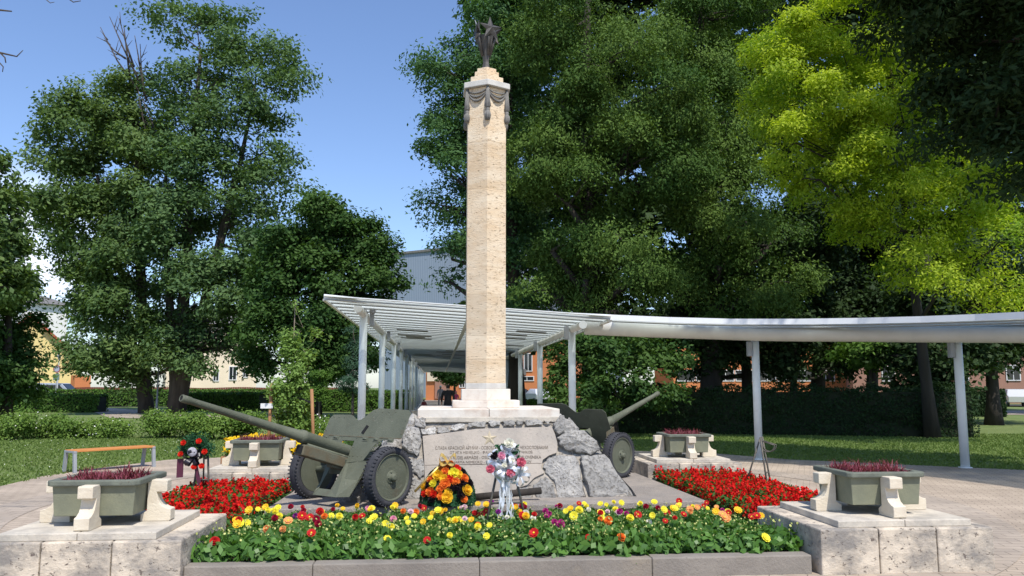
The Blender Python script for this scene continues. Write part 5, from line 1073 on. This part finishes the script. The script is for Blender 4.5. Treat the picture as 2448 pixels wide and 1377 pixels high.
tree('linden_tree', 'round dense dark green tree left of the obelisk, below the open sky', 'tree', gp(752, 44), .36, at(770, 520, 44),
  [(745, 530, 85, 62, 44, 3.), (680, 570, 50, 50, 44, 2.4), (835, 570, 62, 58, 44, 2.8), (895, 630, 40, 42, 44, 1.8), (720, 650, 85, 60, 43.5, 3.2), (835, 680, 85, 60, 43.5, 3.2), (910, 690, 34, 42, 44, 1.6), (650, 690, 50, 50, 44, 2.4), (770, 760, 90, 55, 43.5, 3.2), (870, 770, 62, 45, 43.5, 2.6), (660, 790, 60, 50, 43.5, 2.6), (740, 850, 70, 40, 43.5, 2.6), (850, 850, 60, 40, 44, 2.6), (640, 860, 30, 30, 44, 1.6), (780, 890, 90, 26, 44.5, 2.6)],
  85000, .22, .14, LM['round'], lobe=.95, clus=.3, seed=13, bark='darkbark')
tree('linden_tree', 'yellow-tinged tree cut by the left edge of the photo', 'tree', gp(-70, 31), .3, at(-60, 380, 31),
  [(-70, 420, 90, 80, 31, 2.4), (-15, 520, 58, 62, 31, 1.8), (-80, 560, 110, 90, 31, 2.6), (5, 610, 52, 42, 31, 1.5), (-40, 680, 100, 70, 31, 2.4), (5, 400, 14, 35, 31, .6)], 18000, .2, .13, LM['maple2'], lobe=.6, clus=.22, seed=14)
tree('linden_tree', 'dark leafy low tree at the left edge behind the shrubs', 'tree', gp(20, 34), .28, at(20, 650, 34),
  [(10, 700, 65, 50, 34, 2.), (-40, 770, 95, 70, 34, 2.6), (0, 850, 65, 55, 33.5, 2.), (25, 910, 40, 40, 33.5, 1.6), (-30, 930, 80, 50, 33.5, 2.2)], 26000, .2, .13, LM['round'], lobe=.6, clus=.22, seed=15, bark='darkbark')
tree('ash_tree', 'bluish green tree directly behind the obelisk, ragged left outline against sky', 'tree', gp(1236, 36), .36, at(1220, 40, 36),
  [(1120, 130, 70, 45, 35, 2, .8), (1060, 160, 65, 50, 35, 2, .8), (1190, 60, 90, 70, 36, 2.8), (1090, 270, 85, 60, 35, 2.4, .9), (1180, 200, 90, 80, 36, 3), (1050, 330, 50, 45, 35, 1.6, .7), (1170, 340, 100, 70, 36, 3), (1080, 420, 70, 50, 35, 2.2, .8), (1190, 460, 80, 70, 36, 2.8, .9), (1050, 500, 55, 38, 35, 1.7, .6), (1130, 560, 85, 55, 35.5, 2.4, .8), (1080, 620, 50, 32, 35, 1.7, .55), (1190, 620, 70, 60, 36, 2.4, .8), (1075, 672, 38, 18, 35, 1.2, .4), (1250, 140, 80, 110, 37, 3), (1300, 20, 100, 80, 37, 3), (1240, 720, 60, 60, 36, 2, .8), (1180, 745, 50, 30, 36, 1.6, .6), (1270, 500, 50, 100, 37, 2.4, .7)],
  85000, .17, .085, LM['behind'], lobe=.75, clus=.26, seed=16, bark='darkbark', limbs=5, bow=.6)
tree('redwood_tree', 'huge feathery conifer with drooping sunlit sprays just right of the obelisk', 'tree', gp(1420, 33), .5, at(1410, -80, 33),
  [(1380, 40, 110, 80, 32.5, 3), (1300, 120, 70, 70, 32.5, 2.2), (1440, 160, 100, 80, 31.5, 2.8), (1340, 240, 95, 75, 32, 2.6), (1520, 240, 110, 80, 31.2, 2.8), (1400, 330, 100, 75, 31.2, 2.8), (1600, 300, 70, 70, 31.5, 2.2), (1310, 380, 75, 70, 32, 2.4), (1500, 400, 120, 70, 31, 3), (1360, 490, 90, 75, 31.5, 2.8), (1590, 440, 70, 55, 31.5, 2.2), (1460, 560, 100, 75, 31.3, 2.8), (1320, 600, 75, 65, 32, 2.4), (1400, 670, 90, 60, 31.5, 2.6), (1540, 650, 80, 60, 31.5, 2.4), (1310, 700, 50, 45, 32.3, 1.8), (1470, 745, 80, 35, 31.5, 2.2), (1540, 90, 90, 70, 32.5, 2.4)],
  125000, .15, .065, LM['needle'], lobe=1.2, clus=.22, seed=17, bark='darkbark', hang=.16, droop=1.4, per=34, updir=.35, flat=.9)
tree('redwood_tree', 'second feathery conifer, between the tall one and the golden tree', 'tree', gp(1700, 35), .45, at(1680, -90, 35),
  [(1640, 60, 90, 80, 34.5, 2.6), (1780, -10, 80, 60, 36, 2.6), (1850, 20, 90, 60, 37, 2.6), (1700, 140, 80, 75, 34, 2.4), (1740, 40, 80, 70, 35, 2.4), (1690, 260, 75, 70, 33.8, 2.4), (1650, 370, 90, 65, 33.3, 2.6), (1730, 350, 50, 70, 34, 1.8), (1700, 460, 100, 60, 33, 2.8), (1780, 530, 90, 60, 32.6, 2.6), (1640, 560, 80, 65, 33, 2.6), (1840, 590, 70, 45, 32.4, 2.2), (1720, 640, 100, 60, 32.6, 2.8), (1850, 680, 60, 50, 32.6, 2), (1620, 700, 70, 50, 33, 2.2), (1760, 730, 100, 40, 32.8, 2.6), (1790, 250, 40, 80, 35.5, 2)],
  95000, .15, .065, LM['needle'], lobe=1.2, clus=.22, seed=18, bark='darkbark', hang=.16, droop=1.4, per=34, updir=.35, flat=.9)
tree('golden_tree', 'bright yellow-green leaved tree at upper right', 'tree', gp(2222, 27), .2, at(2120, 60, 25.5),
  [(1860, 100, 70, 50, 25, 1.6, .9), (1960, 50, 100, 50, 25, 2), (2060, 20, 90, 50, 25.5, 2), (1870, 190, 80, 50, 24.6, 1.8), (1980, 170, 100, 60, 24.6, 2), (2080, 130, 80, 60, 25, 2), (1930, 260, 90, 45, 24.3, 1.8), (2050, 260, 90, 60, 24.6, 2), (1840, 285, 45, 30, 24.4, 1.2, .7), (2150, 250, 60, 80, 25, 1.8, .8), (1900, 340, 80, 40, 24, 1.7), (2020, 370, 100, 50, 24, 1.9), (2140, 380, 70, 60, 24.5, 1.8, .9), (1960, 430, 80, 35, 24, 1.6, .8), (2090, 470, 110, 40, 24, 1.9, .9), (2220, 430, 80, 50, 24.5, 1.7, .8), (2200, 550, 100, 40, 23.5, 1.7, .8), (2310, 500, 80, 45, 23.5, 1.6, .8), (2370, 600, 70, 35, 23, 1.3, .7), (2250, 330, 80, 50, 24.5, 1.6, .7), (2340, 400, 80, 50, 24, 1.5, .7), (2430, 420, 60, 50, 23.5, 1.4, .7), (2080, 560, 80, 40, 24.5, 1.5, .6), (2420, 690, 70, 30, 23.5, 1.2, .6), (2330, 730, 60, 24, 24, 1.2, .5), (2180, 170, 60, 60, 25.5, 1.6, .7), (1840, 160, 60, 60, 25.5, 1.6, .8), (2180, 630, 60, 30, 23.5, 1.2, .6), (2260, 670, 70, 30, 23, 1.3, .6), (2420, 500, 40, 40, 23.5, 1.2, .5)],
  120000, .125, .052, LM['yellow'], lobe=.7, clus=.17, seed=19, bark='darkbark', droop=.9, hang=.06, limbs=4)
# the near walnut whose crown hangs in from above at the top right; unseen masses higher up are added to shade lawn and hedge
tree('walnut_tree', 'dark long-leaved tree overhanging the top right corner, nearest of the trees', 'tree', (13.5, 15.5, 0), .34, (12.6, 15.6, 9.5),
  [(2240, 60, 130, 90, 17, 1.8), (2330, 190, 110, 90, 16.5, 1.6), (2420, 90, 110, 110, 15.5, 1.8), (2380, 300, 90, 70, 16, 1.4), (2450, 380, 90, 90, 15.5, 1.5), (2230, -180, 220, 120, 21.5, 3), (2500, -200, 200, 150, 20, 3), (2000, -140, 150, 85, 17, 2, 2.5), (1850, -150, 130, 75, 17.5, 1.8, 2.5), (2180, -220, 160, 90, 16, 2.4, 2.5), (2270, 320, 60, 60, 17, 1.2, .6), (2560, 200, 150, 200, 15, 2.4), (2150, -80, 130, 80, 17, 2, 2), (2330, -120, 180, 120, 15.5, 2.6, 2), (2560, -120, 200, 160, 14, 2.8), (2420, -420, 300, 170, 13.5, 3.2), (2150, -330, 170, 120, 14.5, 2.4), (2800, -150, 250, 250, 13, 3), (2700, 350, 160, 120, 15, 2)],
  120000, .18, .07, LM['dark'], lobe=.55, clus=.2, seed=20, bark='bark', droop=.8)
# darker park trees behind the hedge, each with its own trunk
dk = [(1700, 36, .17, [(1660, 790, 90, 50, 35.5, 2.4), (1720, 700, 80, 60, 36, 2.4), (1600, 820, 70, 40, 35.5, 2)], 'dark tree behind the first curved pergola bay, thin trunk'),
 (1785, 37, .29, [(1800, 780, 90, 60, 37, 2.8), (1850, 740, 90, 60, 37, 2.6), (1760, 850, 60, 30, 37, 2), (1690, 880, 40, 25, 36, 1.6), (1840, 850, 50, 28, 36.5, 1.8)], 'dark tree with trunk just left of the first curved pergola post'),
 (1893, 35, .17, [(1900, 620, 110, 70, 35, 2.6), (1860, 875, 36, 20, 35, 1.2), (1990, 880, 30, 24, 35, 1.2), (1880, 800, 80, 40, 35, 2.2), (1960, 530, 100, 80, 35.5, 2.8)], 'dark tree with slim trunk before the orange building'),
 (1950, 38, .40, [(1960, 700, 110, 80, 38, 3), (2020, 600, 100, 80, 37, 3), (1960, 840, 80, 40, 38, 2.4), (2060, 760, 90, 60, 36, 2.6)], 'dark tree with thick trunk before the orange building'),
 (2080, 42, .34, [(2130, 720, 130, 90, 38, 3), (2200, 640, 110, 90, 38, 3), (2100, 560, 90, 70, 39, 3)], 'dark tree rising behind the small light green tree'),
 (2215, 31, .55, [(2240, 760, 110, 80, 31, 2.6), (2190, 860, 90, 60, 30.5, 2.2), (2300, 830, 60, 60, 31, 2), (2320, 650, 110, 80, 32, 2.6), (2230, 930, 70, 50, 30, 1.6)], 'broad dark tree with heavy trunk left of the second curved post'),
 (2370, 36, .3, [(2400, 720, 110, 80, 36, 2.8), (2430, 810, 90, 40, 36, 2.4), (2350, 850, 60, 40, 36, 2), (2500, 650, 130, 110, 36, 3)], 'dark tree at the right edge beyond the pergola roof')]
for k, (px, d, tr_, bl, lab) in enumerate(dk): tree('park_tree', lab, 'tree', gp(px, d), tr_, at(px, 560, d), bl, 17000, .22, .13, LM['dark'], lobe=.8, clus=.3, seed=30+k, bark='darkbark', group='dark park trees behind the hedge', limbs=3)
tree('young_maple', 'small light green tree seen under the right pergola arm', 'tree', gp(2075, 33), .1, at(2075, 800, 33), [(2060, 850, 60, 32, 32.5, 1.4), (2120, 860, 55, 30, 32.5, 1.3), (2090, 820, 60, 25, 33, 1.3), (2160, 835, 40, 20, 32.5, 1)], 7000, .17, .12, LM['hedge'], lobe=.4, clus=.15, seed=41, limbs=2)
tree('leafy_shrub_tree', 'leafy dark bush between the last right pergola post and the gun barrel', 'tree', gp(1470, 27), .12, at(1470, 830, 27), [(1440, 850, 55, 45, 27, 1.2), (1520, 850, 60, 40, 27.5, 1.3), (1470, 920, 70, 50, 26.5, 1.3), (1560, 930, 60, 45, 27, 1.2), (1420, 960, 40, 35, 26, .8), (1360, 850, 40, 50, 28, 1), (1350, 925, 32, 50, 28, 1), (1600, 870, 60, 40, 28, 1.2)], 17000, .15, .1, LM['round'], lobe=.42, clus=.15, seed=42, bark='darkbark', limbs=2)
tree('spruce_tree', 'small bluish spruce left of the first pergola post', 'tree', gp(845, 33), .07, at(845, 780, 33), [(845, 800, 10, 22, 33, .35), (845, 840, 20, 22, 33, .6), (845, 880, 30, 22, 33, .85), (845, 920, 38, 24, 33, 1)], 7000, .12, .03, LM['spruce'], lobe=.22, clus=.09, seed=43, limbs=2, bow=0)
tree('cypress_shrub', 'narrow clipped evergreen beside the right birch stake', 'shrub', gp(765, 36), .06, at(765, 880, 36), [(765, 905, 20, 22, 36, .5), (765, 940, 22, 22, 36, .5)], 3500, .1, .05, LM['hedge'], lobe=.22, clus=.08, seed=44, limbs=1, bow=0)
tree('street_tree', 'small dark tree before the pale wall at the end of the pergola', 'tree', gp(1087, 88), .2, at(1085, 885, 88), [(1060, 893, 22, 14, 88, 1.2), (1095, 885, 26, 18, 88, 1.4), (1085, 905, 24, 12, 88, 1.2)], 3200, .35, .22, LM['round'], lobe=.6, clus=.25, seed=45, bark='darkbark', limbs=3, bow=.1)
tree('young_birch', 'young weeping birch tied to stakes in the marigold bed', 'tree', (mc.x, mc.y, .25), .035, at(706, 722, 15.15),
  [(699, 800, 12, 35, 15.15, .12, .6), (697, 860, 20, 45, 15.1, .2), (722, 860, 16, 34, 15.1, .18, .8), (680, 915, 20, 50, 15.1, .22), (718, 925, 22, 55, 15.1, .22), (694, 975, 24, 45, 15.1, .25), (728, 985, 20, 40, 15.1, .22, .8), (655, 925, 8, 32, 15.1, .1, .5), (762, 800, 14, 12, 15.1, .12, .4), (705, 735, 6, 12, 15.15, .06, .4), (668, 1000, 18, 35, 15.1, .22, .6), (712, 1022, 28, 20, 15.1, .26, .8)],
  9000, .062, .045, LM['birch'], bark='birchbark', lobe=.15, clus=.055, seed=46, limbs=2, hang=.06, droop=.9, per=12, bow=.02)
# bare branch tips of a tree standing outside the left edge
bt = empty('bare_tree', (-7.6, 8.4, 0), 0, 'bare twigs of a leafless tree poking in at the upper left', 'tree'); m = MB(); b0 = Vector((-7.6, 8.4, 0))
m.tube([(0, 0, 0), (.05, .1, 2.5), (-.1, 0, 5.2), (0, 0, 6.4)], [.11, .08, .06, .03], 10)
for ch in (((-300, -60), (-60, 10), (0, 24), (28, 27)), ((-300, 200), (-80, 120), (0, 126), (40, 135), (55, 120)), ((-80, 120), (-10, 140), (8, 160), (6, 172)), ((-100, -80), (60, -30), (105, -5), (120, 7), (130, 5)), ((60, -30), (150, -12), (175, 5), (193, 2)), ((0, 126), (12, 138), (14, 150))):
    pts = [at(x, y, 8.4)-b0 for x, y in ch]; m.tube(pts, [.018-.0035*i for i in range(len(pts))] if ch[0][0] == -300 else [.009-.0015*i for i in range(len(pts))], 5)
m.build('trunk', T['bark'], bt)
# far wood behind everything on the right
rng = np.random.default_rng(77); bl = []
for k, px in enumerate(range(1240, 2760, 120)):
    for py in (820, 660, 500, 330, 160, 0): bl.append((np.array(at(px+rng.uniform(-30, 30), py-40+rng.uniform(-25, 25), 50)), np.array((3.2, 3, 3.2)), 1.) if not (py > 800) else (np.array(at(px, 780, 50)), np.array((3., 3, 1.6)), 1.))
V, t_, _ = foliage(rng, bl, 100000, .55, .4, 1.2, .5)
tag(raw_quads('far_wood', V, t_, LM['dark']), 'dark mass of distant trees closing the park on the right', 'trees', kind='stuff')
# ================================================================ hedges and shrubs
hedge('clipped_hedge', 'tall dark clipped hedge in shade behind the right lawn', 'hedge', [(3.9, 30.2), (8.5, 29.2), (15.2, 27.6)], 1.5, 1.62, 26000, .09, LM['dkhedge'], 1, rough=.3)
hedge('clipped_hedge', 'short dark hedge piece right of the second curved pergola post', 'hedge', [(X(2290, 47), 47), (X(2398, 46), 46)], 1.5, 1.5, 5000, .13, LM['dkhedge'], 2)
hedge('clipped_hedge', 'long low sunlit hedge in front of the red board fence', 'hedge', [(X(20, 72), 66), (X(270, 72), 70), (X(520, 72), 70), (X(870, 72), 68)], 1.6, 1.38, 15000, .2, LM['hedge'], 3)
hedge('clipped_hedge', 'low hedge block left of the dark maple trunk', 'hedge', [(X(60, 55), 54.), (X(255, 55), 54.5)], 1.6, 1.1, 6000, .15, LM['hedge'], 4)
hedge('clipped_hedge', 'darker hedge stretch between the thick left trunk and the birch', 'hedge', [(X(455, 58), 58), (X(640, 58), 57)], 1.5, 1.2, 6000, .16, LM['hedge'], 5)
hedge('clipped_hedge', 'low hedge right of the young birch, left of the pergola posts', 'hedge', [(X(740, 56), 56), (X(975, 56), 55)], 1.6, 1.35, 7000, .15, LM['hedge'], 6)
hedge('clipped_hedge', 'low hedge seen under the pergola between the right posts', 'hedge', [(X(1240, 52), 52), (X(1420, 52), 51)], 1.4, .8, 4000, .15, LM['hedge'], 7)
rng = np.random.default_rng(5)
def shr(px0, px1, d, h, n, lab, seed, step=1.0, specks=60, lm='shrub'):
    x0, x1 = X(px0, d), X(px1, d); k = max(2, int((x1-x0)/step)); r_ = random.Random(seed); bl = []
    for i in range(k): bl.append(((-(x1-x0)/2+(x1-x0)*(i+.5)/k, r_.uniform(-.3, .3), h*.36), ((x1-x0)/k*.72, .8, h*r_.uniform(.42, .62))))
    shrub('flowering_shrub', lab, 'shrub', ((x0+x1)/2, d, 0), bl, n, .085, LM[lm], seed, 'loose shrubs along the left lawn', specks=specks)
shr(-60, 95, 26.4, .74, 9000, 'loose shrub with tiny white flowers at the left edge of the lawn', 51)
shr(80, 235, 26.8, .76, 9000, 'loose shrub with tiny white flowers, second from the left edge', 52)
shr(232, 318, 27.2, .5, 5000, 'lower thin shrub just left of the gap in the shrub row', 53)
shr(352, 480, 27.0, .92, 9000, 'bushy shrub below the long gun barrel muzzle', 54)
shr(470, 640, 26.5, .9, 11000, 'wide leafy shrub behind the gun barrel, left of the birch', 55)
shr(735, 835, 25.5, .62, 5000, 'low grey-green shrub between the birch and the gun shield', 56, specks=120)
# daisies in the lawn
def daisies(n, seed):
    rng = np.random.default_rng(seed); q = rng.uniform((-20, 14), (-3.5, 26), (n, 2)); P = np.array([p for p in q if outside(*p)]); P = np.column_stack([P, np.full(len(P), .06)]); V = leaf_quads(rng, P, nrm(rng.normal(size=P.shape)*.3+np.array([0, -.3, 1])), .018, .018)
    tag(raw_quads('daisies', V, np.ones(len(V)), T['whitepetal']), 'scattered tiny white daisies in the left lawn', 'flowers', kind='stuff')
daisies(500, 6)
# wooden beam lying at the foot of the plaque
bp = toL(Vector(at(1170, 1190, 10.5))); 
wb = empty('wooden_beam', L(.22, -1.62, .2), MA, 'weathered dark wooden beam lying at the foot of the plaque', 'beam'); m = MB(); m.tube([(-.45, 0, .05), (.42, .04, .12)], .045, 10); m.build('beam', T['darkbark'], wb)
